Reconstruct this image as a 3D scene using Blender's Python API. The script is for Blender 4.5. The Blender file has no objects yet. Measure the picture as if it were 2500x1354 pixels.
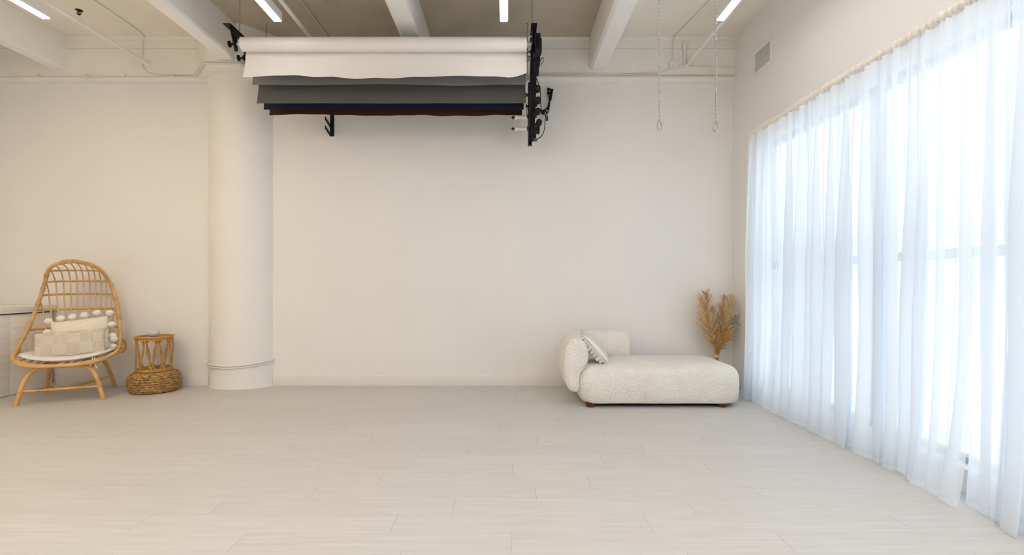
import bpy, math, random
from mathutils import Vector, Matrix, noise
random.seed(7)
PI = math.pi
SC = bpy.context.scene
COL = SC.collection

# ------------------------------------------------------------------ camera
F = 1250.0                       # focal length in pixels of the 2500 px wide frame
cam_d = bpy.data.cameras.new('camera')
cam_d.sensor_width = 36.0
cam_d.lens = F / 2500.0 * 36.0
cam_d.shift_x = 0.004
cam_d.shift_y = 0.0052
cam_d.clip_start = 0.05
cam = bpy.data.objects.new('camera', cam_d)
cam.location = (0, 0, 1.2)
cam.rotation_euler = (PI / 2, 0, 0)
COL.objects.link(cam)
SC.camera = cam

# ------------------------------------------------------------------ sky, lights, exposure
world = bpy.data.worlds.new('overcast_sky')
SC.world = world
world.use_nodes = True
bg = world.node_tree.nodes['Background']
bg.inputs[0].default_value = (0.80, 0.90, 1.0, 1)
bg.inputs[1].default_value = 1.72
SC.view_settings.view_transform = 'Standard'
SC.view_settings.look = 'None'
SC.view_settings.gamma = 1
SC.view_settings.exposure = 0.30
SC.cycles.use_denoising = True
SC.cycles.max_bounces = 9
SC.cycles.diffuse_bounces = 6
SC.cycles.glossy_bounces = 2
SC.cycles.transmission_bounces = 6
SC.cycles.transparent_max_bounces = 24
SC.cycles.caustics_reflective = False
SC.cycles.caustics_refractive = False
SC.cycles.sample_clamp_indirect = 6

LAMP_COL = (1.0, 0.975, 0.945)
LAMP_WARM = (1.0, 0.765, 0.51)
LAMP_STRENGTH = 13.0        # the row in view
REAR_FILL = 74.0            # fill lights added out of view behind the viewer

# window opening in the right wall (daylight portal outside it)
WIN_Y0, WIN_Y1, WIN_Z0, WIN_Z1 = -2.0, 5.36, 0.13, 2.64
pl = bpy.data.lights.new('window_portal', 'AREA')
pl.shape = 'RECTANGLE'
pl.size = WIN_Z1 - WIN_Z0
pl.size_y = WIN_Y1 - WIN_Y0
pl.cycles.is_portal = True
po = bpy.data.objects.new('window_portal', pl)
po.location = (2.86, (WIN_Y0 + WIN_Y1) / 2, (WIN_Z0 + WIN_Z1) / 2)
po.rotation_euler = (0, PI / 2, 0)
COL.objects.link(po)

# ------------------------------------------------------------------ materials
def nt(m):
    m.use_nodes = True
    return m.node_tree.nodes, m.node_tree.links

def mat(name, col, rough=0.6, metal=0.0, bump=0.0, scale=40.0, var=0.0, vscale=3.0, sheen=0.0, spec=0.5, detail=4.0, stretch=None, dist=0.01):
    m = bpy.data.materials.new(name)
    N, L = nt(m)
    b = N['Principled BSDF']
    b.inputs['Base Color'].default_value = (*col, 1)
    b.inputs['Roughness'].default_value = rough
    b.inputs['Metallic'].default_value = metal
    b.inputs['Specular IOR Level'].default_value = spec
    if sheen:
        b.inputs['Sheen Weight'].default_value = sheen
    tc = N.new('ShaderNodeTexCoord')
    mp = N.new('ShaderNodeMapping')
    if stretch: mp.inputs['Scale'].default_value = stretch
    L.new(tc.outputs['Object'], mp.inputs['Vector'])
    if var:
        n = N.new('ShaderNodeTexNoise'); n.inputs['Scale'].default_value = vscale
        n.inputs['Detail'].default_value = 5
        L.new(mp.outputs[0], n.inputs['Vector'])
        r = N.new('ShaderNodeMapRange')
        r.inputs[1].default_value = 0.3; r.inputs[2].default_value = 0.7
        r.inputs[3].default_value = 1 - var; r.inputs[4].default_value = 1 + var
        L.new(n.outputs[0], r.inputs[0])
        mx = N.new('ShaderNodeVectorMath'); mx.operation = 'SCALE'
        mx.inputs[0].default_value = col
        L.new(r.outputs[0], mx.inputs['Scale'])
        L.new(mx.outputs[0], b.inputs['Base Color'])
    if bump:
        n2 = N.new('ShaderNodeTexNoise'); n2.inputs['Scale'].default_value = scale
        n2.inputs['Detail'].default_value = detail
        L.new(mp.outputs[0], n2.inputs['Vector'])
        bp = N.new('ShaderNodeBump'); bp.inputs['Strength'].default_value = bump
        bp.inputs['Distance'].default_value = dist
        L.new(n2.outputs[0], bp.inputs['Height'])
        L.new(bp.outputs[0], b.inputs['Normal'])
    return m

def emis(name, col, s):
    m = bpy.data.materials.new(name)
    N, L = nt(m)
    N.remove(N['Principled BSDF'])
    e = N.new('ShaderNodeEmission')
    e.inputs[0].default_value = (*col, 1); e.inputs[1].default_value = s
    L.new(e.outputs[0], N['Material Output'].inputs[0])
    return m

M_wall = mat('wall_paint', (0.815, 0.805, 0.785), 0.62, bump=0.12, scale=60, var=0.012, vscale=1.2)
M_plaster = mat('painted_concrete', (0.86, 0.84, 0.79), 0.65, bump=0.35, scale=25, var=0.03, vscale=3, detail=8)
M_ceil = mat('ceiling_paint', (0.88, 0.84, 0.75), 0.7, bump=0.35, scale=18, var=0.04, vscale=2.5, detail=8)
M_midceil = mat('mid_bay_ceiling_brown', (0.52, 0.455, 0.36), 0.8, bump=0.6, scale=14, var=0.10, vscale=2.0, detail=9)
M_beam = mat('beam_paint', (0.92, 0.915, 0.895), 0.6, bump=0.3, scale=22, var=0.02, vscale=3, detail=8)
M_column = mat('column_paint', (0.83, 0.815, 0.785), 0.5, bump=0.15, scale=30, var=0.015, vscale=2)
M_base = mat('baseboard_paint', (0.78, 0.76, 0.735), 0.45)
M_cable = mat('painted_cable', (0.76, 0.73, 0.66), 0.55)
M_white = mat('white_enamel', (0.80, 0.80, 0.79), 0.4)
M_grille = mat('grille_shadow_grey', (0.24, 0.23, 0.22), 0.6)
M_black = mat('black_metal', (0.007, 0.007, 0.008), 0.5, spec=0.3)
M_blackp = mat('black_plastic', (0.010, 0.010, 0.011), 0.6, bump=0.1, scale=90, spec=0.25)
M_steel = mat('galvanised_steel', (0.42, 0.42, 0.40), 0.38, metal=0.85)
M_zinc = mat('zinc_chain_metal', (0.36, 0.375, 0.38), 0.3, metal=0.95)
M_dsteel = mat('dark_steel', (0.28, 0.26, 0.23), 0.3, metal=0.95)
M_tubew = mat('spindle_plastic', (0.78, 0.82, 0.72), 0.4)
M_pwhite = mat('paper_white', (0.84, 0.815, 0.79), 0.75, var=0.012, vscale=2.5)
M_plil = mat('paper_lilac_grey', (0.24, 0.23, 0.24), 0.8, var=0.05, vscale=6)
M_pgrey = mat('paper_thunder_grey', (0.115, 0.115, 0.105), 0.85, bump=0.1, scale=150, var=0.05, vscale=60)
M_pnavy = mat('paper_navy', (0.006, 0.014, 0.05), 0.8)
M_pbrown = mat('paper_brown', (0.05, 0.012, 0.004), 0.8)
M_rattan = mat('rattan_cane', (0.63, 0.38, 0.135), 0.42, bump=0.25, scale=30, var=0.22, vscale=9)
M_rattan2 = mat('rattan_binding', (0.58, 0.34, 0.11), 0.5, bump=0.6, scale=120, var=0.2, vscale=30)
M_rattan3 = mat('amber_rattan', (0.50, 0.27, 0.06), 0.4, bump=0.2, scale=40, var=0.2, vscale=12)
M_rthin = mat('thin_rattan', (0.70, 0.50, 0.24), 0.45, var=0.15, vscale=12)
M_fab = mat('cushion_cotton', (0.80, 0.78, 0.74), 0.9, bump=0.2, scale=250, sheen=0.2)
M_cream = mat('cream_wool', (0.84, 0.79, 0.68), 0.95, bump=1.0, scale=75, var=0.06, vscale=40, sheen=0.3)
M_pom = mat('wool_pompom', (0.90, 0.85, 0.75), 0.95, bump=0.4, scale=130, var=0.03, vscale=60, sheen=0.3)
M_palepom = mat('pale_lilac_fleece', (0.74, 0.74, 0.80), 0.95, bump=1.0, scale=160, sheen=0.3)
M_foot = mat('walnut_foot', (0.09, 0.018, 0.008), 0.3)
M_under = mat('black_lining', (0.01, 0.01, 0.01), 0.9)
M_tassel = mat('tassel_cotton', (0.85, 0.84, 0.80), 0.9, bump=0.5, scale=200, stretch=(4, 4, 0.4))
M_header = mat('gathered_voile', (0.80, 0.76, 0.70), 0.9, bump=0.6, scale=60)
M_frame = mat('window_frame_paint', (0.40, 0.44, 0.48), 0.5)
M_plastic = mat('outlet_plastic', (0.80, 0.78, 0.75), 0.35)

def boucle():
    m = bpy.data.materials.new('boucle_fabric')
    N, L = nt(m); b = N['Principled BSDF']
    b.inputs['Roughness'].default_value = 0.95
    b.inputs['Sheen Weight'].default_value = 0.25
    tc = N.new('ShaderNodeTexCoord')
    v = N.new('ShaderNodeTexVoronoi'); v.inputs['Scale'].default_value = 62
    n = N.new('ShaderNodeTexNoise'); n.inputs['Scale'].default_value = 120
    L.new(tc.outputs['Object'], v.inputs['Vector']); L.new(tc.outputs['Object'], n.inputs['Vector'])
    add = N.new('ShaderNodeMath'); add.operation = 'ADD'
    L.new(v.outputs['Distance'], add.inputs[0]); L.new(n.outputs[0], add.inputs[1])
    bp = N.new('ShaderNodeBump'); bp.inputs['Strength'].default_value = 0.8; bp.inputs['Distance'].default_value = 0.011
    L.new(add.outputs[0], bp.inputs['Height']); L.new(bp.outputs[0], b.inputs['Normal'])
    n2 = N.new('ShaderNodeTexNoise'); n2.inputs['Scale'].default_value = 5; n2.inputs['Detail'].default_value = 6
    L.new(tc.outputs['Object'], n2.inputs['Vector'])
    cr = N.new('ShaderNodeValToRGB')
    cr.color_ramp.elements[0].color = (0.85, 0.80, 0.71, 1); cr.color_ramp.elements[0].position = 0.3
    cr.color_ramp.elements[1].color = (0.91, 0.88, 0.82, 1); cr.color_ramp.elements[1].position = 0.7
    L.new(n2.outputs[0], cr.inputs[0]); L.new(cr.outputs[0], b.inputs['Base Color'])
    return m
M_boucle = boucle()

def floor_mat():
    """white-washed wood planks 0.19 m wide and 1.27 m long, laid along X"""
    m = bpy.data.materials.new('whitewashed_planks')
    N, L = nt(m); b = N['Principled BSDF']
    geo = N.new('ShaderNodeNewGeometry')
    sx = N.new('ShaderNodeSeparateXYZ'); L.new(geo.outputs['Position'], sx.inputs[0])
    def mth(op, a, c=None, d=None):
        n = N.new('ShaderNodeMath'); n.operation = op
        for i, v in enumerate((a, c, d)):
            if v is None: continue
            if isinstance(v, (int, float)): n.inputs[i].default_value = v
            else: L.new(v, n.inputs[i])
        return n.outputs[0]
    W, LN = 0.1895, 1.27
    rowf = mth('DIVIDE', mth('SUBTRACT', sx.outputs[1], 2.273 - 20 * W), W)
    row = mth('FLOOR', rowf)
    fy = mth('FRACT', rowf)
    # joint offsets of the rows in view, one constant stop per row
    offs = {20: .015, 21: .70, 22: .98, 23: .16, 24: .489, 25: .03, 26: .64, 27: .976, 28: .22, 29: .754, 30: 1.20, 31: .45}
    cr = N.new('ShaderNodeValToRGB'); ramp = cr.color_ramp; ramp.interpolation = 'CONSTANT'
    rr = random.Random(3)
    rows = list(range(15, 41))
    while len(ramp.elements) < len(rows): ramp.elements.new(0.5)
    for e, k in zip(ramp.elements, rows):
        e.position = k / 48.0
        v = offs.get(k, rr.random() * 1.27) / 1.27
        e.color = (v, v, v, 1)
    L.new(mth('DIVIDE', mth('ADD', row, 0.5), 48.0), cr.inputs[0])
    sep = N.new('ShaderNodeSeparateColor'); L.new(cr.outputs[0], sep.inputs[0])
    colf = mth('ADD', mth('SUBTRACT', mth('DIVIDE', sx.outputs[0], LN), sep.outputs[0]), 20.0)
    col = mth('FLOOR', colf); fx = mth('FRACT', colf)
    dx = mth('MULTIPLY', mth('MINIMUM', fx, mth('SUBTRACT', 1.0, fx)), LN)
    dy = mth('MULTIPLY', mth('MINIMUM', fy, mth('SUBTRACT', 1.0, fy)), W)
    ex = mth('LESS_THAN', dx, 0.0010)
    ey = mth('LESS_THAN', dy, 0.0008)
    wn = N.new('ShaderNodeTexWhiteNoise'); wn.noise_dimensions = '2D'
    cmb = N.new('ShaderNodeCombineXYZ'); L.new(row, cmb.inputs[0]); L.new(col, cmb.inputs[1])
    L.new(cmb.outputs[0], wn.inputs['Vector'])
    # grain: streaks along X
    mp = N.new('ShaderNodeMapping'); mp.inputs['Scale'].default_value = (1.6, 38, 1)
    L.new(geo.outputs['Position'], mp.inputs['Vector'])
    jit = N.new('ShaderNodeVectorMath'); jit.operation = 'ADD'
    sc = N.new('ShaderNodeVectorMath'); sc.operation = 'SCALE'; sc.inputs['Scale'].default_value = 30
    L.new(wn.outputs['Color'], sc.inputs[0]); L.new(mp.outputs[0], jit.inputs[0]); L.new(sc.outputs[0], jit.inputs[1])
    g = N.new('ShaderNodeTexNoise'); g.inputs['Scale'].default_value = 1.6; g.inputs['Detail'].default_value = 8; g.inputs['Roughness'].default_value = 0.65
    L.new(jit.outputs[0], g.inputs['Vector'])
    cg = N.new('ShaderNodeValToRGB')
    cg.color_ramp.elements[0].position = 0.30; cg.color_ramp.elements[0].color = (0.54, 0.52, 0.495, 1)
    cg.color_ramp.elements[1].position = 0.66; cg.color_ramp.elements[1].color = (0.62, 0.605, 0.585, 1)
    L.new(g.outputs[0], cg.inputs[0])
    tone = mth('MULTIPLY_ADD', wn.outputs['Value'], 0.035, 0.983)
    dark = mth('SUBTRACT', 1.0, mth('MAXIMUM', mth('MULTIPLY', ex, 0.45), mth('MULTIPLY', ey, 0.12)))
    tot = mth('MULTIPLY', tone, dark)
    vs = N.new('ShaderNodeVectorMath'); vs.operation = 'SCALE'
    L.new(cg.outputs[0], vs.inputs[0]); L.new(tot, vs.inputs['Scale'])
    L.new(vs.outputs[0], b.inputs['Base Color'])
    b.inputs['Roughness'].default_value = 0.48
    b.inputs['Specular IOR Level'].default_value = 0.4
    bp = N.new('ShaderNodeBump'); bp.inputs['Strength'].default_value = 0.06; bp.inputs['Distance'].default_value = 0.003
    L.new(g.outputs[0], bp.inputs['Height']); L.new(bp.outputs[0], b.inputs['Normal'])
    return m
M_floor = floor_mat()

def voile(name, transp, col=(0.90, 0.93, 0.97)):
    m = bpy.data.materials.new(name)
    N, L = nt(m); N.remove(N['Principled BSDF'])
    t = N.new('ShaderNodeBsdfTransparent'); t.inputs[0].default_value = (1, 1, 1, 1)
    tl = N.new('ShaderNodeBsdfTranslucent'); tl.inputs[0].default_value = (*col, 1)
    d = N.new('ShaderNodeBsdfDiffuse'); d.inputs[0].default_value = (*col, 1)
    m1 = N.new('ShaderNodeMixShader'); m1.inputs[0].default_value = 0.42
    m2 = N.new('ShaderNodeMixShader')
    L.new(tl.outputs[0], m1.inputs[1]); L.new(d.outputs[0], m1.inputs[2])
    # the weave reads denser at grazing angles
    lw = N.new('ShaderNodeLayerWeight'); lw.inputs[0].default_value = 0.35
    mr = N.new('ShaderNodeMapRange'); mr.inputs[3].default_value = 1 - transp; mr.inputs[4].default_value = 0.97
    L.new(lw.outputs['Facing'], mr.inputs[0])
    L.new(mr.outputs[0], m2.inputs[0]); L.new(t.outputs[0], m2.inputs[1]); L.new(m1.outputs[0], m2.inputs[2])
    L.new(m2.outputs[0], N['Material Output'].inputs[0])
    return m
M_voile = voile('white_voile', 0.24)
M_hem = voile('voile_hem', 0.12)

def glass_mat():
    m = bpy.data.materials.new('window_glass')
    N, L = nt(m); N.remove(N['Principled BSDF'])
    t = N.new('ShaderNodeBsdfTransparent'); g = N.new('ShaderNodeBsdfGlossy'); g.inputs['Roughness'].default_value = 0.02
    t.inputs[0].default_value = (0.97, 0.985, 0.985, 1)
    mx = N.new('ShaderNodeMixShader'); mx.inputs[0].default_value = 0.05
    L.new(t.outputs[0], mx.inputs[1]); L.new(g.outputs[0], mx.inputs[2]); L.new(mx.outputs[0], N['Material Output'].inputs[0])
    return m
M_glass = glass_mat()

def knit_mat(name, c1, c2, checks):
    m = bpy.data.materials.new(name)
    N, L = nt(m); b = N['Principled BSDF']; b.inputs['Roughness'].default_value = 0.95
    tc = N.new('ShaderNodeTexCoord')
    w1 = N.new('ShaderNodeTexWave'); w1.bands_direction = 'X'; w1.inputs['Scale'].default_value = 42; w1.inputs['Distortion'].default_value = 1.5
    w2 = N.new('ShaderNodeTexWave'); w2.bands_direction = 'Z'; w2.inputs['Scale'].default_value = 42; w2.inputs['Distortion'].default_value = 1.5
    ck = N.new('ShaderNodeTexChecker'); ck.inputs['Scale'].default_value = checks
    mp = N.new('ShaderNodeMapping'); mp.inputs['Location'].default_value = (0.013, 5.031, 0.017); mp.inputs['Scale'].default_value = (1, 0, 1)
    for n in (w1, w2): L.new(tc.outputs['Object'], n.inputs['Vector'])
    L.new(tc.outputs['Object'], mp.inputs[0]); L.new(mp.outputs[0], ck.inputs['Vector'])
    mx = N.new('ShaderNodeMix'); mx.data_type = 'FLOAT'
    L.new(ck.outputs['Fac'], mx.inputs[0]); L.new(w1.outputs['Fac'], mx.inputs[2]); L.new(w2.outputs['Fac'], mx.inputs[3])
    bp = N.new('ShaderNodeBump'); bp.inputs['Strength'].default_value = 0.8; bp.inputs['Distance'].default_value = 0.006
    L.new(mx.outputs[0], bp.inputs['Height']); L.new(bp.outputs[0], b.inputs['Normal'])
    cr = N.new('ShaderNodeValToRGB'); cr.color_ramp.elements[0].color = (*c1, 1); cr.color_ramp.elements[1].color = (*c2, 1)
    vv = N.new('ShaderNodeTexVoronoi'); vv.inputs['Scale'].default_value = 95; L.new(tc.outputs['Object'], vv.inputs['Vector'])
    a1 = N.new('ShaderNodeMath'); a1.operation = 'MULTIPLY_ADD'; a1.inputs[1].default_value = 0.42; L.new(ck.outputs['Fac'], a1.inputs[0]); L.new(vv.outputs['Distance'], a1.inputs[2])
    a2 = N.new('ShaderNodeMath'); a2.operation = 'MULTIPLY_ADD'; a2.inputs[1].default_value = 0.30; L.new(mx.outputs[0], a2.inputs[0]); L.new(a1.outputs[0], a2.inputs[2])
    L.new(a2.outputs[0], cr.inputs[0]); L.new(cr.outputs[0], b.inputs['Base Color'])
    return m
M_knit = knit_mat('checked_knit', (0.70, 0.60, 0.49), (0.88, 0.80, 0.70), 9.5)

def stripe_mat():
    m = bpy.data.materials.new('striped_weave')
    N, L = nt(m); b = N['Principled BSDF']; b.inputs['Roughness'].default_value = 0.95
    tc = N.new('ShaderNodeTexCoord')
    w = N.new('ShaderNodeTexWave'); w.bands_direction = 'X'; w.inputs['Scale'].default_value = 7.0; w.inputs['Distortion'].default_value = 0.4
    L.new(tc.outputs['Object'], w.inputs['Vector'])
    cr = N.new('ShaderNodeValToRGB')
    cr.color_ramp.elements[0].color = (0.50, 0.42, 0.36, 1); cr.color_ramp.elements[0].position = 0.12
    cr.color_ramp.elements[1].color = (0.82, 0.79, 0.72, 1); cr.color_ramp.elements[1].position = 0.3
    L.new(w.outputs['Fac'], cr.inputs[0]); L.new(cr.outputs[0], b.inputs['Base Color'])
    n = N.new('ShaderNodeTexNoise'); n.inputs['Scale'].default_value = 120
    L.new(tc.outputs['Object'], n.inputs['Vector'])
    bp = N.new('ShaderNodeBump'); bp.inputs['Strength'].default_value = 0.5; bp.inputs['Distance'].default_value = 0.004
    L.new(n.outputs[0], bp.inputs['Height']); L.new(bp.outputs[0], b.inputs['Normal'])
    return m
M_stripe = stripe_mat()

def braid_mat():
    m = bpy.data.materials.new('braided_banana_fibre')
    N, L = nt(m); b = N['Principled BSDF']; b.inputs['Roughness'].default_value = 0.6
    tc = N.new('ShaderNodeTexCoord')
    n = N.new('ShaderNodeTexNoise'); n.inputs['Scale'].default_value = 28; n.inputs['Detail'].default_value = 5
    mp = N.new('ShaderNodeMapping'); mp.inputs['Scale'].default_value = (1, 1, 2.2)
    L.new(tc.outputs['Object'], mp.inputs[0]); L.new(mp.outputs[0], n.inputs['Vector'])
    cr = N.new('ShaderNodeValToRGB')
    cr.color_ramp.elements[0].color = (0.16, 0.075, 0.02, 1); cr.color_ramp.elements[0].position = 0.33
    cr.color_ramp.elements[1].color = (0.62, 0.37, 0.13, 1); cr.color_ramp.elements[1].position = 0.66
    L.new(n.outputs[0], cr.inputs[0]); L.new(cr.outputs[0], b.inputs['Base Color'])
    return m
M_braid = braid_mat()

def tuft(name, col):
    m = bpy.data.materials.new(name)
    N, L = nt(m); N.remove(N['Principled BSDF'])
    d = N.new('ShaderNodeBsdfDiffuse'); t = N.new('ShaderNodeBsdfTranslucent')
    d.inputs[0].default_value = (*col, 1); t.inputs[0].default_value = (*col, 1)
    mx = N.new('ShaderNodeMixShader'); mx.inputs[0].default_value = 0.45
    L.new(d.outputs[0], mx.inputs[1]); L.new(t.outputs[0], mx.inputs[2]); L.new(mx.outputs[0], N['Material Output'].inputs[0])
    return m
def wood_white():
    m = mat('whitewashed_boards', (0.86, 0.84, 0.79), 0.55, bump=0.2, scale=8, var=0.07, vscale=2.0, stretch=(1, 0.6, 12))
    return m
M_cab = wood_white()
M_pampas = [tuft('pampas_gold', (0.74, 0.55, 0.29)), tuft('pampas_straw', (0.86, 0.71, 0.46)), tuft('pampas_umber', (0.62, 0.50, 0.40)), tuft('pampas_ochre', (0.80, 0.56, 0.22))]

# ------------------------------------------------------------------ mesh helpers
class MB:
    def __init__(s): s.v = []; s.f = []
    def add(s, vs, fs):
        o = len(s.v); s.v += [tuple(p) for p in vs]; s.f += [tuple(o + i for i in q) for q in fs]; return s
    def box(s, x0, x1, y0, y1, z0, z1):
        v = [(x0, y0, z0), (x1, y0, z0), (x1, y1, z0), (x0, y1, z0), (x0, y0, z1), (x1, y0, z1), (x1, y1, z1), (x0, y1, z1)]
        return s.add(v, [(0, 3, 2, 1), (4, 5, 6, 7), (0, 1, 5, 4), (1, 2, 6, 5), (2, 3, 7, 6), (3, 0, 4, 7)])
    def tube(s, pts, r, n=10, closed=False, rf=None):
        P = [Vector(p) for p in pts]; m = len(P)
        T = []
        for i in range(m):
            a = P[(i - 1) % m] if (closed or i > 0) else P[0]
            b = P[(i + 1) % m] if (closed or i < m - 1) else P[-1]
            t = (b - a); T.append(t.normalized() if t.length > 1e-9 else Vector((0, 0, 1)))
        u = T[0].orthogonal().normalized(); vs = []
        for i in range(m):
            u = (u - T[i] * u.dot(T[i]))
            u = u.normalized() if u.length > 1e-9 else T[i].orthogonal().normalized()
            w = T[i].cross(u); rr = r if rf is None else rf(i / max(1, m - 1)) * r
            for k in range(n):
                a = 2 * PI * k / n
                vs.append(P[i] + (u * math.cos(a) + w * math.sin(a)) * rr)
        fs = []
        for i in range(m if closed else m - 1):
            j = (i + 1) % m
            # match the seam of a closed tube
            off = 0
            if closed and i == m - 1:
                best = min(range(n), key=lambda q: (Vector(vs[i * n]) - Vector(vs[q])).length); off = best
            for k in range(n):
                fs.append((i * n + k, i * n + (k + 1) % n, j * n + (k + 1 + off) % n, j * n + (k + off) % n))
        if not closed:
            fs.append(tuple(range(n))[::-1]); fs.append(tuple((m - 1) * n + k for k in range(n)))
        return s.add(vs, fs)
    def lathe(s, prof, c=(0, 0, 0), n=32, axis='Z', caps=True):
        vs = []; fs = []; m = len(prof)
        for (r, h) in prof:
            for k in range(n):
                a = 2 * PI * k / n
                p = (r * math.cos(a), r * math.sin(a), h)
                if axis == 'X': p = (h, p[0], p[1])
                if axis == 'Y': p = (p[0], h, p[1])
                vs.append((c[0] + p[0], c[1] + p[1], c[2] + p[2]))
        for i in range(m - 1):
            for k in range(n):
                fs.append((i * n + k, i * n + (k + 1) % n, (i + 1) * n + (k + 1) % n, (i + 1) * n + k))
        if caps:
            fs.append(tuple(range(n))[::-1]); fs.append(tuple((m - 1) * n + k for k in range(n)))
        return s.add(vs, fs)
    def prism(s, poly, z0, z1):
        n = len(poly)
        v = [(x, y, z0) for x, y in poly] + [(x, y, z1) for x, y in poly]
        f = [tuple(range(n))[::-1], tuple(range(n, 2 * n))]
        f += [(i, (i + 1) % n, n + (i + 1) % n, n + i) for i in range(n)]
        return s.add(v, f)
    def ball(s, c, r, n=12, sq=(1, 1, 1), jit=0.0, seed=0):
        vs = []; fs = []
        for i in range(n + 1):
            th = PI * i / n
            for k in range(2 * n):
                ph = PI * k / n
                d = Vector((math.sin(th) * math.cos(ph), math.sin(th) * math.sin(ph), math.cos(th)))
                q = 1 + (jit * noise.noise(d * 3.5 + Vector((seed, seed * 2, 0))) if jit else 0)
                vs.append((c[0] + d.x * r * sq[0] * q, c[1] + d.y * r * sq[1] * q, c[2] + d.z * r * sq[2] * q))
        for i in range(n):
            for k in range(2 * n):
                fs.append((i * 2 * n + k, (i + 1) * 2 * n + k, (i + 1) * 2 * n + (k + 1) % (2 * n), i * 2 * n + (k + 1) % (2 * n)))
        return s.add(vs, fs)
    def build(s, name, m, parent=None, smooth=True, bevel=0.0, mod=None):
        me = bpy.data.meshes.new(name); me.from_pydata(s.v, [], s.f); me.validate(); me.update()
        import bmesh as _b
        bm = _b.new(); bm.from_mesh(me)
        _b.ops.recalc_face_normals(bm, faces=bm.faces)
        if bevel:
            _b.ops.bevel(bm, geom=[e for e in bm.edges if len(e.link_faces) == 2 and e.calc_face_angle(0) > 0.5], offset=bevel, segments=2, profile=0.6, affect='EDGES')
        bm.to_mesh(me); bm.free()
        for q in me.polygons: q.use_smooth = smooth
        if smooth:
            try: me.set_sharp_from_angle(angle=math.radians(42))
            except Exception: pass
        for mm in (m if isinstance(m, (list, tuple)) else [m]): me.materials.append(mm)
        o = bpy.data.objects.new(name, me); COL.objects.link(o)
        if parent: o.parent = parent
        return o

def spline(pts, sub=8, closed=False):
    P = [Vector(p) for p in pts]; n = len(P); out = []
    segs = n if closed else n - 1
    for i in range(segs):
        p0 = P[(i - 1) % n] if (closed or i > 0) else P[0]
        p1 = P[i]; p2 = P[(i + 1) % n]
        p3 = P[(i + 2) % n] if (closed or i < n - 2) else P[-1]
        for k in range(sub):
            t = k / sub
            out.append(0.5 * ((2 * p1) + (p2 - p0) * t + (2 * p0 - 5 * p1 + 4 * p2 - p3) * t * t + (3 * p1 - p0 - 3 * p2 + p3) * t ** 3))
    if not closed: out.append(P[-1])
    return out

def thing(name, label, cat, loc=(0, 0, 0), rz=0.0, group=None):
    o = bpy.data.objects.new(name, None); COL.objects.link(o)
    o.empty_display_size = 0.1
    o.location = loc; o.rotation_euler = (0, 0, rz); o['label'] = label; o['category'] = cat
    if group: o['group'] = group
    return o
def tag(o, label, cat, group=None):
    o['label'] = label; o['category'] = cat
    if group: o['group'] = group
    return o
def struct(o):
    o['kind'] = 'structure'; return o
def shift(mb, loc):
    mb.v = [(x - loc[0], y - loc[1], z - loc[2]) for x, y, z in mb.v]; return mb
def at(px, py, Y): return Vector(((px - 1240) * Y / F, Y, 1.2 + (690 - py) * Y / F))

# ------------------------------------------------------------------ room shell
XL, XR, YB, YF, ZC, ZG = -6.0, 2.62, 5.98, -3.2, 4.03, 3.53
struct(MB().box(XL - .2, XR + .2, YF - .2, YB + .2, -0.1, 0.0).build('floor', M_floor, smooth=False))
struct(MB().box(XL - .2, XR + .2, YF - .2, YB + .2, ZC, ZC + .1).build('ceiling', M_ceil, smooth=False))
struct(MB().box(XL - .2, XR + .2, YB, YB + .2, 0, ZC).build('wall_back', M_wall, smooth=False))
struct(MB().box(XL - .2, XL, YF, YB, 0, ZC).build('wall_left', M_wall, smooth=False))
struct(MB().box(XL - .2, XR + .2, YF - .2, YF, 0, ZC).build('wall_front', M_wall, smooth=False))
w = MB()
w.box(XR, XR + .2, YF, WIN_Y0, 0, ZC).box(XR, XR + .2, WIN_Y1, YB, 0, ZC)
w.box(XR, XR + .2, WIN_Y0, WIN_Y1, 0, WIN_Z0).box(XR, XR + .2, WIN_Y0, WIN_Y1, WIN_Z1, ZC)
struct(w.build('wall_right', M_wall, smooth=False))

# darker brown, rougher ceiling panel over the two middle bays
struct(MB().box(-2.97, 0.93, YF, 5.90, ZC - 0.012, ZC - 0.001).build('ceiling_soffit', M_midceil, smooth=False))

# girder along the top of the back wall: rounded lower edge, a fillet strip under the ceiling
g = MB(); prof = [(5.90, ZC), (5.90, 3.575), (5.905, 3.555), (5.92, 3.54), (5.94, 3.53), (5.98, 3.525), (5.98, ZC)]
def xprism(mb, prof, x0, x1):
    n = len(prof); v = [(x0, y, z) for y, z in prof] + [(x1, y, z) for y, z in prof]
    mb.add(v, [tuple(range(n)), tuple(range(n, 2 * n))[::-1]] + [(i, n + i, n + (i + 1) % n, (i + 1) % n) for i in range(n)])
xprism(g, prof, XL, XR)
struct(g.build('wall_girder', M_plaster))
g = MB(); xprism(g, [(5.90, ZC), (5.872, ZC), (5.872, 4.008), (5.884, 3.992), (5.90, 3.992)], XL, XR)
struct(g.build('trim_1', M_plaster))
# construction joint line across the girder
struct(MB().box(XL, XR, 5.8985, 5.9005, 3.893, 3.896).build('trim_2', mat('joint_line', (0.55, 0.52, 0.46), 0.8), smooth=False))

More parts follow.
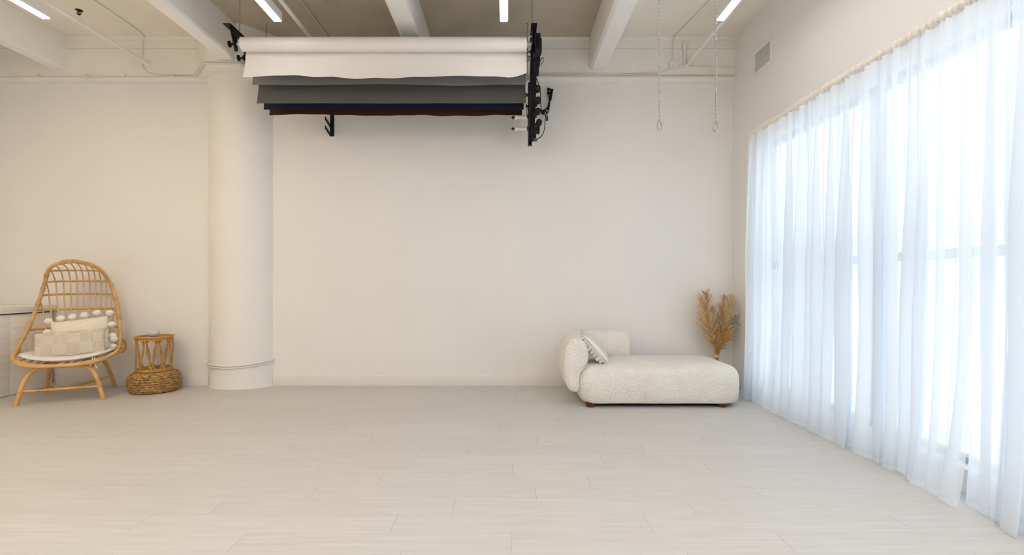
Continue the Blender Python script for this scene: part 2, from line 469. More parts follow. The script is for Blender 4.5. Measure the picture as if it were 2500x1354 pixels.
# ceiling beams running towards the camera
def beam(x0, x1, yend, haunch):
    zb, ch = 3.645, 0.03
    sec = [(x0, ZC), (x0, zb + ch), (x0 + ch, zb), (x1 - ch * .5, zb), (x1, zb + ch * .8), (x1, ZC)]
    ys = [YF, yend - 0.18, yend] if haunch else [YF, yend]
    vs = []; fs = []; n = len(sec)
    for i, y in enumerate(ys):
        for (x, z) in sec:
            if haunch and i == 2:
                x = (x - (x0 + x1) / 2) * 1.06 + (x0 + x1) / 2
                if z < ZC: z -= 0.05
            vs.append((x, y, z))
    for i in range(len(ys) - 1):
        for k in range(n): fs.append((i * n + k, i * n + (k + 1) % n, (i + 1) * n + (k + 1) % n, (i + 1) * n + k))
    fs.append(tuple(range(n))); fs.append(tuple((len(ys) - 1) * n + k for k in range(n)))
    return struct(MB().add(vs, fs).build('ceiling_beam', M_beam, bevel=0.006))
beam(-5.24, -5.08, 5.91, False)
beam(-3.16, -2.97, 5.60, True)
beam(-1.08, -0.885, 5.91, False)
beam(0.935, 1.135, 5.91, False)

# engaged round column with its faceted capital
col_c = (-3.12, 6.17)
cb = MB(); cb.lathe([(0.424, 0.0), (0.424, 0.012), (0.4205, 0.022), (0.42, 0.04), (0.42, 1.235), (0.42, 1.246), (0.4192, 1.249), (0.4192, 1.251), (0.42, 1.254), (0.42, 1.265), (0.42, 3.48), (0.425, 3.52), (0.445, 3.56)], (col_c[0], col_c[1], 0), 96)
struct(cb.build('column', M_column))
cap = MB(); cap.prism([(-3.585, 5.91), (-3.28, 5.56), (-2.91, 5.56), (-2.60, 5.91)], 3.55, ZC)
struct(cap.build('column_capital', M_plaster, bevel=0.012))

# baseboards
struct(MB().box(-2.742, XR, YB - .015, YB, 0, 0.118).build('baseboard_back', M_base, bevel=0.003))
struct(MB().box(-5.27, -3.495, YB - .015, YB, 0, 0.118).build('baseboard_back', M_base, bevel=0.003))
struct(MB().box(XR - .015, XR, 5.40, YB - .015, 0, 0.118).build('baseboard_right', M_base, bevel=0.003))

# window: frame, rails, glass
wf = MB(); X0, X1 = 2.70, 2.76
wf.box(X0, X1, WIN_Y0, WIN_Y1, WIN_Z0, WIN_Z0 + .045).box(X0, X1, WIN_Y0, WIN_Y1, WIN_Z1 - .045, WIN_Z1)
wf.box(X0, X1, WIN_Y1 - .045, WIN_Y1, WIN_Z0, WIN_Z1).box(X0, X1, WIN_Y0, WIN_Y0 + .045, WIN_Z0, WIN_Z1)
wf.box(X0, X1, WIN_Y0, WIN_Y1, 1.35, 1.41)
for yy in (3.80, 2.05, 0.3): wf.box(X0, X1, yy - .022, yy + .022, WIN_Z0, WIN_Z1)
wobj = struct(wf.build('window_1', M_frame, smooth=False))
gl = MB(); gl.box(2.727, 2.733, WIN_Y0 + .03, WIN_Y1 - .03, WIN_Z0 + .03, WIN_Z1 - .03).build('glass_pane', M_glass, wobj, smooth=False)
MB().box(2.61, 2.70, WIN_Y0 + .002, WIN_Y1 - .002, WIN_Z0 - .02, WIN_Z0 + .008).build('window_sill', M_base, wobj, smooth=False)

# ------------------------------------------------------------------ curtains
rod = MB(); rod.tube([(2.52, y, 2.735 + 0.006 * math.sin(y * 2)) for y in [5.36 - i * .1 for i in range(70)]], 0.011, 8)
tag(rod.build('curtain_rod', M_white), 'slim white rod threaded through the gathered tops of the sheer curtains', 'curtain rod')

def curtain(y0, y1, nf, seed, label, amp=0.05, start_edge=False, bulge=0.0):
    """a sheer panel from y0 (far) to y1 (near), nf folds"""
    R = random.Random(seed); L = y0 - y1
    nu, nz = nf * 16, 34
    root = thing('sheer_curtain', label, 'curtain', (2.50, (y0 + y1) / 2, 0), 0, 'sheer curtains along the window wall')
    ox, oy = 2.50, (y0 + y1) / 2
    ph = [0.0]
    wts = [R.uniform(0.55, 1.7) for _ in range(nf)]; tot = sum(wts)
    amps = [R.uniform(0.5, 1.25) for _ in range(nf + 1)]
    drift = [R.uniform(-1, 1) for _ in range(nf + 1)]
    edges = [0.0]
    for q in wts: edges.append(edges[-1] + q / tot)
    rows = []
    for j in range(nz + 1):
        t = j / nz
        z = 2.705 * (1 - t) + 0.006
        row = []
        for i in range(nu + 1):
            u = i / nu * nf; k = min(nf - 1, int(u)); f = u - k
            s = edges[k] + (edges[k + 1] - edges[k]) * f
            a = amps[k] * (1 - f) + amps[k + 1] * f
            d = drift[k] * (1 - f) + drift[k + 1] * f
            phi = 2 * PI * f
            grow = 0.30 + 0.70 * min(1, t * 2.2)
            A = amp * a * grow
            wsp = (edges[k + 1] - edges[k]) * L
            y = y0 - s * L + d * 0.045 * math.sin(t * PI * 0.9) * min(1, min(s, 1 - s) * 8) + 0.030 * noise.noise(Vector((s * 6, t * 2.3, seed))) 
            y += wsp * 0.30 * a * grow * math.sin(2 * phi + 0.6 * d)
            x = 2.515 + A * math.sin(phi) - 0.03 * t
            # fine gathers near the header
            x += 0.010 * (1 - t) ** 3 * math.sin(i * 1.9) + 0.006 * noise.noise(Vector((i * 0.35, t * 3, seed)))
            x -= bulge * t ** 6 * (0.5 + 0.5 * noise.noise(Vector((s * 5, 3.3, seed))))
            x -= 0.02 * t ** 10 * (1 + math.sin(phi * 1.0 + d * 2))
            x = min(x, 2.588)
            zz = z + (0.012 * t ** 8 * noise.noise(Vector((s * 9, 1.7, seed))) if j == nz else 0)
            row.append((x, y, max(0.004, zz)))
        rows.append(row)
    zj = nz - 1
    def grid(rs):
        vs = [p for r in rs for p in r]; n = nu + 1; fs = []
        for j in range(len(rs) - 1):
            for i in range(nu): fs.append((j * n + i, j * n + i + 1, (j + 1) * n + i + 1, (j + 1) * n + i))
        return MB().add(vs, fs)
    # split the last row so that the hem is a narrow band
    last, prev = rows[-1], rows[-2]
    hem_top = [tuple(a + (b - a) * 0.62 for a, b in zip(p, q)) for p, q in zip(prev, last)]
    body = grid(rows[:-1] + [hem_top]); shift(body, (ox, oy, 0)); body.build('voile_panel', M_voile, root)
    hem = grid([hem_top, last]); shift(hem, (ox, oy, 0)); hem.build('hem', M_hem, root)
    # ruffled rod pocket
    n, m = 12, int(L / 0.009); vs = []; fs = []
    for i in range(m + 1):
        y = y0 - L * i / m
        big = 1 + 0.25 * noise.noise(Vector((y * 3.1, 0, seed)))
        for k in range(n):
            a = 2 * PI * k / n
            r = (0.030 + 0.011 * math.sin(i * 1.3 + 2 * noise.noise(Vector((y * 14, 0, 0)))) * (0.6 + noise.noise(Vector((y * 30, k, seed)))) + 0.006 * noise.noise(Vector((y * 60, k * 2.0, seed)))) * big
            vs.append((2.52 + r * math.cos(a) * 0.9 - ox, y - oy, 2.737 + r * math.sin(a)))
    for i in range(m):
        for k in range(n): fs.append((i * n + k, i * n + (k + 1) % n, (i + 1) * n + (k + 1) % n, (i + 1) * n + k))
    MB().add(vs, fs).build('gathered_header', M_header, root)
    return root
curtain(5.36, 4.06, 8, 11, 'far sheer white curtain panel nearest the back corner, beside the pampas grass')
curtain(4.08, 3.12, 6, 12, 'second sheer white curtain panel from the back corner, over the window rail')
curtain(3.14, 2.74, 3, 13, 'narrow bunched sheer curtain just left of the bright uncovered gap', amp=0.05, bulge=0.10)
curtain(2.76, 2.545, 1, 15, 'single thin veil of sheer curtain over the brightest strip of window', amp=0.012)
curtain(2.56, 1.3, 6, 14, 'nearest sheer white curtain panel, cut off by the right edge', amp=0.055, bulge=0.10)
curtain(1.3, -1.9, 12, 16, 'sheer white curtain panel beside the viewer', amp=0.055)

# ------------------------------------------------------------------ ceiling lights
lm = emis('led_diffuser', LAMP_COL, LAMP_STRENGTH)
lmw = emis('warm_led_diffuser', LAMP_WARM, LAMP_STRENGTH * 3.6)
lm2 = emis('rear_fill_diffuser', LAMP_COL, REAR_FILL)
lmw2 = emis('warm_rear_fill_diffuser', LAMP_WARM, REAR_FILL * 1.15)
def led(xc, y1, y0, label, vis=True):
    t = thing('linear_ceiling_light', label, 'ceiling light', (xc, (y0 + y1) / 2, 3.54), 0, 'linear lights hung between the beams')
    h = (y1 - y0) / 2
    MB().box(-.036, .036, -h, h, 0.004, .083).build('housing', M_white, t, bevel=0.002)
    MB().box(-.031, .031, -h + .004, h - .004, -0.004, .005).build('diffuser', (lmw if xc < -3 else lm) if y0 > 2 else (lmw2 if xc < -3 else lm2), t, smooth=False)
    for yy in (h - .30, -h + .3):
        b = MB().tube([(0, yy, .08), (0, yy, .49)], 0.004, 6); b.box(-.012, .012, yy - .02, yy + .02, .08, .115)
        b.build('hanger', M_white, t)
led(-4.09, 4.54, 2.10, 'white linear ceiling light in the leftmost bay, beside the sprinkler pipe')
led(-2.06, 4.59, 2.15, 'white linear ceiling light above the left end of the paper rolls')
led(-0.035, 4.59, 2.15, 'white linear ceiling light above the right half of the paper rolls')
led(1.895, 4.57, 2.13, 'white linear ceiling light in the right bay, behind the right chain')
for xc, nm in ((-4.09, 'first'), (-2.06, 'second'), (-0.035, 'third'), (1.895, 'fourth')):  # unseen row, added to brighten the room more evenly
    led(xc, 1.2, -1.24, 'unseen linear fill light added behind the viewer, %s bay from the left' % nm)

# ------------------------------------------------------------------ pipes and cables
def cyl_pipe(name, pts, r, m, label, cat, sub=0, n=10, group=None):
    p = spline(pts, sub) if sub else pts
    o = MB().tube(p, r, n).build(name, m)
    return tag(o, label, cat, group)
def pipe(x, z, label, sprk=None):
    t = thing('sprinkler_pipe', label, 'pipe', (x, 5.9, z))
    b = MB().tube([(0, 0, 0), (0, -6.5, 0)], 0.019, 14); b.build('pipe', M_plaster, t)
    f = MB().lathe([(0.027, -0.10), (0.030, -0.098), (0.030, -0.03), (0.036, -0.02), (0.036, 0.0)], n=16, axis='Y')
    f.build('elbow_fitting', M_plaster, t)
    if sprk:
        y = sprk - 5.9
        MB().lathe([(0.026, y - .045), (0.026, y + .045)], n=16, axis='Y').lathe([(0.017, 0.015), (0.017, 0.06), (0.011, 0.064)], (0, y, 0), 12).build('tee_fitting', M_white, t)
        s = MB().lathe([(0.008, .062), (0.010, .07), (0.006, .085)], (0, y, 0), 10)
        for sg in (-1, 1): s.tube(spline([(0.008 * sg, y, .068), (0.020 * sg, y, .085), (0.004 * sg, y, .112)], 5), 0.0035, 6)
        s.tube([(0, y, .08), (0, y, .112)], 0.0035, 6)
        s.lathe([(0.005, .108), (0.030, .112), (0.032, .117), (0.006, .121)], (0, y, 0), 16)
        s.build('sprinkler_head', M_black, t)
    return t
pipe(-4.15, 3.72, 'white sprinkler pipe with a black upright head in the left bay', 4.955)
pipe(-2.03, 3.72, 'white sprinkler pipe running back above the paper rolls')
rp = pipe(2.085, 3.735, 'white sprinkler pipe in the right bay ending by the round box')
b = MB(); b.tube(spline([(0, -.02, -.01), (-.03, -.015, -.04), (-.055, -.02, -.02), (-.055, -.02, .06), (-.055, -.02, .17)], 5), 0.012, 10)
b.ball((-.055, -.02, .195), 0.026, 8, (1, .8, 1.1)).lathe([(0.02, -.03), (0.02, 0.0)], (-.055, -.02, .18), 12)
b.build('riser_fitting', M_plaster, rp)

GY = 5.893    # just in front of the girder face
def cap_path(z, x0, x1, off=0.0):
    """cable path along the girder and round the capital"""
    o = off
    return [(x0, GY - o, z), (-3.70, GY - o, z), (-3.61 - o, GY - .01 - o, z), (-3.30 - o * .4, 5.553 - o, z + .004), (-2.90 + o * .4, 5.553 - o, z + .004), (-2.585 + o, GY - .01 - o, z), (-2.45, GY - o, z), (x1, GY - o, z)]
def dens(pts, step=0.08):
    out = []
    for a, b2 in zip(pts[:-1], pts[1:]):
        a = Vector(a); b2 = Vector(b2); n = max(1, int((b2 - a).length / step))
        for k in range(n): out.append(a.lerp(b2, k / n))
    out.append(Vector(pts[-1])); return out
def wob(pts, s, a=0.004):
    return [p + Vector((0, 0, a * noise.noise(Vector((p.x * 1.3, s, 0))))) for p in pts]
cyl_pipe('electrical_cable', wob(dens(cap_path(3.572, XL + .01, XR - .01)), 1), 0.0075, M_cable, 'white painted cable, lowest of the bundle along the back girder', 'cable', n=8, group='cables along the back girder')
cyl_pipe('electrical_cable', wob(dens(cap_path(3.594, -4.0, XR - .01)), 2), 0.0075, M_cable, 'white painted cable, middle one of the bundle along the back girder', 'cable', n=8, group='cables along the back girder')
p3 = dens([(-2.0, GY, 3.61), (1.3, GY, 3.612), (1.74, GY, 3.618), (1.86, GY, 3.66), (1.885, GY, 3.675)])
cyl_pipe('electrical_cable', wob(p3, 3), 0.0075, M_cable, 'white painted cable, top of the bundle, rising to the round box', 'cable', n=8, group='cables along the back girder')
cyl_pipe('electrical_cable', spline([(-4.13, 2.0, ZC - .01), (-4.13, 4.0, ZC - .01), (-4.13, 5.0, ZC - .01), (-4.132, 5.6, ZC - .01), (-4.16, 5.84, ZC - .012), (-4.20, GY, 3.97), (-4.205, GY, 3.85), (-4.208, GY, 3.72), (-4.16, GY, 3.63), (-4.04, GY, 3.598), (-3.95, GY, 3.597)], 6), 0.0055, M_cable, 'thin cable running along the ceiling of the left bay and dropping past the sprinkler pipe', 'cable', n=8)
cyl_pipe('ceiling_conduit', dens([(-2.06, 1.0, ZC - .02), (-2.06, 5.87, ZC - .02)], .5), 0.007, M_cable, 'thin straight conduit on the darker ceiling above the paper rolls', 'conduit', n=8)
cyl_pipe('electrical_cable', [(2.26, 4.2, ZC - .006), (2.05, 4.9, ZC - .006), (1.905, 5.865, ZC - .008), (1.90, 5.868, 3.99), (1.897, GY, 3.985), (1.897, GY, 3.75)], 0.005, M_cable, 'thin cable from the right bay ceiling down to the round box', 'cable', n=8)
cyl_pipe('electrical_conduit', wob(dens([(1.955, GY - .004, 3.69), (XR - .01, GY - .004, 3.677)]), 4), 0.010, M_cable, 'white conduit from the round box to the window wall', 'conduit', n=8)
cyl_pipe('loose_wire', spline([(-4.83, GY - .004, 3.585), (-4.845, GY - .02, 3.55), (-4.82, GY - .03, 3.52), (-4.785, GY - .035, 3.485)], 6), 0.004, M_cable, 'short loose wire end hanging below the girder on the left', 'wire', n=6)
jb = thing('junction_box', 'round white junction box on the girder above the sofa', 'junction box', (1.903, 5.90, 3.70))
MB().lathe([(0.050, 0), (0.050, -.032), (0.047, -.036)], n=28, axis='Y').build('box_body', M_plaster, jb)
MB().lathe([(0.052, -.036), (0.052, -.042), (0.050, -.044)], n=28, axis='Y').build('cover', M_white, jb)
MB().lathe([(0.004, -.0442), (0.004, -.0465)], (-.008, 0, -.03), 8, axis='Y').build('screw', M_black, jb)
clips = MB()
for i, x in enumerate((-5.4, -4.85, -4.4, -3.85, .75, 1.05, 1.45, 1.62, 2.0, 2.3, 2.5)):
    clips = MB().box(-.006, .006, -.007, 0, -.008, .030); o = clips.build('cable_clip', M_cable, smooth=False); o.location = (x, GY - .004, 3.572)
    tag(o, 'small white clip holding the cables to the girder', 'clip', 'cable clips along the girder')

# ------------------------------------------------------------------ wall vent
v = thing('wall_vent', 'white rectangular air vent high on the window wall', 'vent', (XR, 5.255, 3.512))
fr = MB()
for q in ((-.187, .187, .098, .128), (-.187, .187, -.128, -.098), (-.187, -.157, -.098, .098), (.157, .187, -.098, .098)): fr.box(-.012, 0, q[0], q[1], q[2], q[3])
fr.build('frame', M_white, v, bevel=0.002)
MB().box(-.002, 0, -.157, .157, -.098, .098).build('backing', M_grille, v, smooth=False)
for i in range(15):
    y = -.147 + i * .021
    MB().box(-.010, -.004, y - .0075, y + .0055, -.098, .098).build('slat', mat('vent_slat_grey', (0.62, 0.60, 0.58), 0.5) if i == 0 else bpy.data.materials['vent_slat_grey'], v, smooth=False)

# ------------------------------------------------------------------ outlets
def outlet(x, z, label):
    t = thing('wall_outlet', label, 'outlet', (x, YB, z))
    MB().box(-.036, .036, -.006, 0, -.058, .058).build('cover_plate', M_plastic, t, bevel=0.002)
    for dz in (-.02, .02):
        s = MB().box(-.017, .017, -.0085, -.006, dz - .014, dz + .014).build('socket', M_plastic, t, bevel=0.001)
        MB().box(-.0075, -.005, -.0095, -.0085, dz - .002, dz + .007).box(.005, .0075, -.0095, -.0085, dz - .002, dz + .007).box(-.002, .002, -.0095, -.0085, dz - .010, dz - .006).build('slot', M_black, s, smooth=False)
    return t
outlet(-4.343, 0.455, 'white wall outlet low behind the rattan side table')
outlet(0.475, 3.43, 'white wall outlet high behind the black plugs')

# ------------------------------------------------------------------ rope round the column
for k, (dr, dz, nm) in enumerate(((0.012, 0.0, 'upper strand of'), (0.016, -0.022, 'lower strand of'))):
    pts = []
    for i in range(49):
        a = PI * (0.955 + 1.09 * i / 48)
        x = col_c[0] + (0.42 + dr) * math.cos(a); y = col_c[1] + (0.42 + dr) * math.sin(a)
        if y > 5.975: continue
        zz = 0.295 + dz - 0.050 * math.sin(PI * i / 48) ** 1.3 + 0.04 * (i / 48)
        pts.append((x, y, zz))
    if k == 0: pts.append((pts[-1][0] + .03, 5.972, pts[-1][2] + .012))
    tag(MB().tube(pts, 0.0075, 8).build('rope', M_base), nm + ' the white rope wrapped around the foot of the column', 'rope', 'rope round the column')

# ------------------------------------------------------------------ cabinet and worktop on the left
def cabinet(y0, y1, label):
    t = thing('base_cabinet', label, 'cabinet', (-5.28, (y0 + y1) / 2, 0), 0, 'cabinets along the left wall')
    h = (y1 - y0) / 2
    MB().box(-.70, -.02, -h + .002, h - .002, 0.0, .862).build('carcass', M_cab, t, smooth=False)
    MB().box(-.02, 0.0, -h + .003, h - .003, 0.012, .855).build('door', M_cab, t, bevel=0.002)
    return t
cabinet(5.43, 5.935, 'whitewashed cabinet in the corner behind the rattan chair')
cabinet(4.20, 5.43, 'whitewashed cabinet at the left edge of the picture')
tag(MB().box(-5.99, -5.262, 4.20, 5.965, .874, .945).build('worktop', M_cab, bevel=0.003), 'thick whitewashed worktop over the low cabinets on the left', 'worktop')
tag(MB().box(-5.98, -5.31, 4.21, 5.93, .862, .874).build('shadow_gap_strip', M_black, smooth=False), 'black strip painting the shade in the gap between worktop and low cabinets', 'strip')  # black fill stands in for the shade of the gap

# ------------------------------------------------------------------ paper backdrop rolls
def sheet(mb, y, ztop, zbot, x0, x1, curl, seed, wav=0.02, cut=0.0, n=60, ysh=0.0):
    vs = []; nz = 10
    for j in range(nz + 1):
        t = j / nz
        for i in range(n + 1):
            s = i / n; x = x0 + (x1 - x0) * s
            zb = zbot + wav * noise.noise(Vector((s * 3.3, seed, 0))) + wav * .35 * noise.noise(Vector((s * 14, seed, 2)))
            if cut and s > 0.93: zb += cut * ((s - .93) / .07) ** 2
            z = ztop + (zb - ztop) * t
            yy = y - curl * t ** 2.2 + 0.004 * noise.noise(Vector((s * 4, t * 2, seed)))
            vs.append((x, yy, z))
    m = n + 1
    top = len(vs); fs = []
    for j in range(nz):
        for i in range(n): fs.append((j * m + i, j * m + i + 1, (j + 1) * m + i + 1, (j + 1) * m + i))
    mb.add(vs, fs)
def roll(name_label, mtl, yc, zc, r, x0, x1, sy, zbot, curl, seed, wav, cut=0.0, lab2=None):
    t = thing('paper_roll', name_label, 'backdrop roll', ((x0 + x1) / 2, yc, zc), 0, 'paper backdrop rolls')
    h = (x1 - x0) / 2
    MB().lathe([(r * .97, -h), (r, -h + .002), (r, h - .002), (r * .97, h)], n=40, axis='X').build('rolled_paper', mtl, t)
    s = MB(); sheet(s, sy - yc, 0.0, zbot - zc, -h, h, curl, seed, wav, cut); s.build('hanging_sheet', mtl, t)
    for sg in (-1, 1):
        c = MB().lathe([(0.026, sg * h), (0.026, sg * (h + .012)), (0.02, sg * (h + .02)), (0.02, sg * (h + .045))], n=16, axis='X')
        c.build('core_plug', M_tubew, t)
    return t
roll('wide white backdrop paper roll, top and foremost of the stack', M_pwhite, 4.895, 3.478, 0.066, -2.54, 0.18, 4.962, 3.168, 0.06, 1, 0.030, 0.045)
roll('lilac grey backdrop paper roll just behind the white one', M_plil, 5.06, 3.42, 0.045, -2.54, 0.18, 5.105, 3.165, 0.02, 2, 0.018)
roll('charcoal grey backdrop paper roll with a deep hanging sheet', M_pgrey, 5.19, 3.27, 0.05, -2.54, 0.178, 5.215, 3.012, 0.04, 3, 0.004)
roll('navy blue backdrop paper roll below the charcoal one', M_pnavy, 5.33, 3.15, 0.035, -2.54, 0.165, 5.335, 3.0, 0.01, 4, 0.004)
roll('dark brown backdrop paper roll, lowest sheet of the stack', M_pbrown, 5.45, 3.13, 0.035, -2.54, 0.15, 5.46, 2.982, 0.01, 5, 0.022)
# deep charcoal sheet starts higher behind the lilac one
# empty spindles
for (z, y, lab) in ((2.955, 5.44, 'upper empty white spindle sticking out of the black bracket'), (2.872, 5.56, 'lower empty white spindle sticking out of the black bracket')):
    xa = (1250 - 1240) * y / F; xb = (1291 - 1240) * y / F
    t = thing('expander_spindle', lab, 'spindle', (xa, y, z), 0, 'empty spindles')
    L_ = xb - xa
    MB().lathe([(0.018, .028), (0.025, .033), (0.025, .052), (0.019, .060), (0.019, L_ - .055), (0.025, L_ - .048), (0.025, L_ - .02), (0.015, L_ - .018)], n=18, axis='X').build('tube', M_tubew, t)
    MB().lathe([(0.007, -.006), (0.007, .006), (0.021, .005), (0.021, .014), (0.010, .016), (0.010, .028)], n=14, axis='X').build('end_cap', M_blackp, t)

# left bracket with two locking knobs
lb = thing('roller_bracket', 'small black bracket holding the left ends of the upper paper rolls', 'bracket', (-2.60, 4.85, 3.5))
b = MB(); b.box(-.045, .025, -.10, .30, .100, .108); b.box(.015, .025, -.06, .30, .03, .108)
b.add([(-.004, -.07, .105), (-.004, .05, .105), (-.004, .07, -.075), (-.004, .03, -.10), (.006, -.07, .105), (.006, .05, .105), (.006, .07, -.075), (.006, .03, -.10)],
      [(0, 1, 2, 3), (7, 6, 5, 4), (0, 4, 5, 1), (1, 5, 6, 2), (2, 6, 7, 3), (3, 7, 4, 0)])
b.add([(-.004, .17, .105), (-.004, .25, .105), (-.004, .26, -.13), (-.004, .22, -.16), (.006, .17, .105), (.006, .25, .105), (.006, .26, -.13), (.006, .22, -.16)],
      [(0, 1, 2, 3), (7, 6, 5, 4), (0, 4, 5, 1), (1, 5, 6, 2), (2, 6, 7, 3), (3, 7, 4, 0)])
b.build('plate', M_black, lb, smooth=False)
for (y, z) in ((.045, -.02), (.21, -.08)):
    MB().lathe([(0.012, .03), (0.012, 0), (0.026, -.002), (0.026, -.012), (0.011, -.020), (0.010, -.042), (0.018, -.052), (0.030, -.056), (0.030, -.066), (0.020, -.072)], (0, y, z), 20, axis='X').build('locking_knob', M_black, lb)

# threaded hanging rods from the ceiling
def rodm(x, y, z0, lab):
    tag(MB().tube([(x, y, z0), (x, y, ZC)], 0.006 if y < 5.2 else 0.005, 8).lathe([(.013, ZC - .012), (.013, ZC)], (x, y, 0), 8).build('hanging_rod', M_steel), lab, 'rod', 'threaded rods holding the roller brackets')
rodm(-2.53, 4.83, 3.575, 'front steel rod above the left roller bracket')
rodm(-2.625, 5.57, 3.45, 'rear steel rod behind the left end of the white roll')
rodm(0.228, 4.83, 3.55, 'front steel rod above the right roller bracket')
rodm(0.212, 5.57, 3.40, 'rear steel rod behind the right end of the white roll')

# right bracket: slanting plates, hooks and chain motors
rb = thing('roller_bracket', 'large black bracket with motors at the right ends of the paper rolls', 'bracket', (0.235, 5.2, 3.2))
def slab(mb, x0, x1, pts):      # pts (y,z) polygon
    n = len(pts)
    mb.add([(x0, y, z) for y, z in pts] + [(x1, y, z) for y, z in pts], [tuple(range(n)), tuple(range(n, 2 * n))[::-1]] + [(i, n + i, n + (i + 1) % n, (i + 1) % n) for i in range(n)])
R0 = Vector((0.235, 5.2, 3.2))
b = MB(); slab(b, -.012, -.004, [(-.42, .40), (-.36, .40), (.0, .20), (.02, .02), (.12, .0), (.50, -.38), (.50, -.46), (.40, -.46), (-.06, -.16), (-.08, .08), (-.36, .24)])
b.build('inner_plate', M_black, rb, smooth=False)
b = MB(); slab(b, .022, .030, [(-.42, .36), (-.30, .36), (.16, .10), (.46, -.2), (.54, -.40), (.50, -.47), (.40, -.45), (-.06, -.10), (-.34, .18)])
b.build('outer_plate', M_black, rb, smooth=False)
b = MB(); b.add([(-.02, -.47, .40), (.035, -.47, .40), (.035, -.10, .36), (-.02, -.10, .36), (-.02, -.47, .392), (.035, -.47, .392), (.035, -.10, .352), (-.02, -.10, .352)],
                [(0, 1, 2, 3), (7, 6, 5, 4), (0, 4, 5, 1), (1, 5, 6, 2), (2, 6, 7, 3), (3, 7, 4, 0)])
b.build('mounting_flange', M_black, rb, smooth=False)
MB().box(-.012, .03, .48, .54, -.47, .10).build('wall_plate', M_black, rb, smooth=False)
b = MB(); slab(b, -.002, .05, [(-.30, .28), (-.20, .28), (.05, .08), (.22, -.10), (.46, -.36), (.46, -.44), (.36, -.42), (-.02, -.14), (-.10, .05)]); b.build('chain_guard', M_blackp, rb, smooth=False)
for (px, py, Y) in ((1297, 95, 4.86), (1297, 121, 4.95), (1292, 130, 5.0), (1291, 155, 5.05), (1290, 178, 5.1), (1290, 192, 5.1)):
    q = at(px, py, Y) - R0
    MB().lathe([(0.007, q.x - .03), (0.007, q.x + .0)], (0, q.y - .05, q.z), 10, axis='X').lathe([(0.010, q.x - .012), (0.010, q.x - .004)], (0, q.y - .05, q.z), 6, axis='X').build('bolt', M_steel, rb)
for (px, py, Y) in ((1292, 126, 5.02), (1289, 232, 5.19), (1289, 259, 5.33), (1290, 286, 5.44), (1292, 313, 5.56)):
    q = at(px, py, Y) - R0
    MB().lathe([(0.024, q.x - .022), (0.024, q.x - .014), (0.010, q.x - .012), (0.010, q.x + .012), (0.018, q.x + .014), (0.018, q.x + .03)], (0, q.y, q.z), 16, axis='X').build('hook_hub', M_black, rb)
# square motor housings at the top
for (xa, xb, ya, yb_, Y) in ((1305, 1320, 80, 100, 5.05), (1307, 1323, 92, 124, 4.9), (1304, 1319, 122, 152, 5.0), (1299, 1316, 150, 178, 5.1), (1296, 1310, 176, 206, 5.2), (1290, 1305, 200, 226, 5.25), (1296, 1318, 300, 322, 5.45), (1293, 1309, 318, 336, 5.55)):
    a, c = at(xa, yb_, Y), at(xb, ya, Y)
    m = MB().box(a.x - R0.x, c.x - R0.x, Y - R0.y, Y - R0.y + .09, a.z - R0.z, c.z - R0.z).build('motor_housing', M_blackp, rb, bevel=0.006)
# round chain motors
for (px, py, Y) in ((1314, 128, 4.87), (1312, 217, 5.15), (1314, 245, 5.22), (1313, 272, 5.30), (1316, 299, 5.38)):
    q = at(px, py, Y) - R0
    w_ = MB().lathe([(0.010, q.y - .04), (0.026, q.y - .036), (0.031, q.y - .028), (0.031, q.y + .03)], (q.x, 0, q.z), 20, axis='Y')
    w_.box(q.x - .05, q.x - .01, q.y - .01, q.y + .06, q.z - .045, q.z - .005)
    w_.build('chain_motor', M_blackp, rb)
MB().box(.052, .078, .30, .34, -.475, -.445).build('limit_switch', mat('graphite_plastic', (0.06, 0.06, 0.06), .5), rb, bevel=0.003)

# black cables and plugs
def blk(name, pxs, r, lab, cat, sub=8):
    pts = [at(*p) for p in pxs]
    return tag(MB().tube(spline(pts, sub), r, 8).build(name, M_blackp), lab, cat)
blk('power_cable', [(1294, 333, 5.6), (1296, 341, 5.65), (1305, 343, 5.7), (1322, 332, 5.75), (1329, 315, 5.8), (1331, 295, 5.85), (1334, 286, 5.88)], 0.0045, 'black cable looping from the bracket foot up to the knotted cord', 'cable')
blk('power_cable', [(1309, 190, 5.3), (1315, 205, 5.4), (1319, 220, 5.5), (1320, 250, 5.7), (1322, 272, 5.85), (1326, 276, 5.9), (1332, 268, 5.92), (1336, 262, 5.93)], 0.005, 'black cable running down beside the round motors', 'cable')
blk('power_cable', [(1318, 150, 5.05), (1325, 140, 5.05), (1326, 148, 5.05), (1321, 158, 5.1), (1314, 166, 5.1)], 0.003, 'short black wire looping out near the square motor housings', 'cable')
blk('power_cable', [(1298, 333, 5.6), (1299, 345, 5.6), (1298, 352, 5.6), (1299, 358, 5.6)], 0.002, 'thin grey wire hanging below the black bracket', 'cable')
blk('power_cable', [(1288, 262, 5.35), (1286, 272, 5.4), (1288, 282, 5.42), (1291, 285, 5.44)], 0.003, 'thin black wire between the navy roll hub and the empty spindle', 'cable')
kn = thing('knotted_cord', 'knotted black cord hanging against the wall beside the bracket', 'cord', tuple(at(1328, 275, 5.93)))
k0 = Vector(kn.location)
def rel(pxs): return [at(*p) - k0 for p in pxs]
b = MB(); b.tube(spline(rel([(1322, 276, 5.94), (1328, 268, 5.93), (1333, 273, 5.93), (1337, 291, 5.92), (1334, 293, 5.92), (1331, 280, 5.92), (1325, 270, 5.93), (1323, 275, 5.93)]), 8, True), 0.006, 8, closed=True)
b.tube(spline(rel([(1321, 272, 5.94), (1327, 279, 5.93), (1330, 270, 5.93), (1335, 263, 5.93), (1336, 268, 5.93)]), 8), 0.006, 8)
b.build('loop', M_blackp, kn)
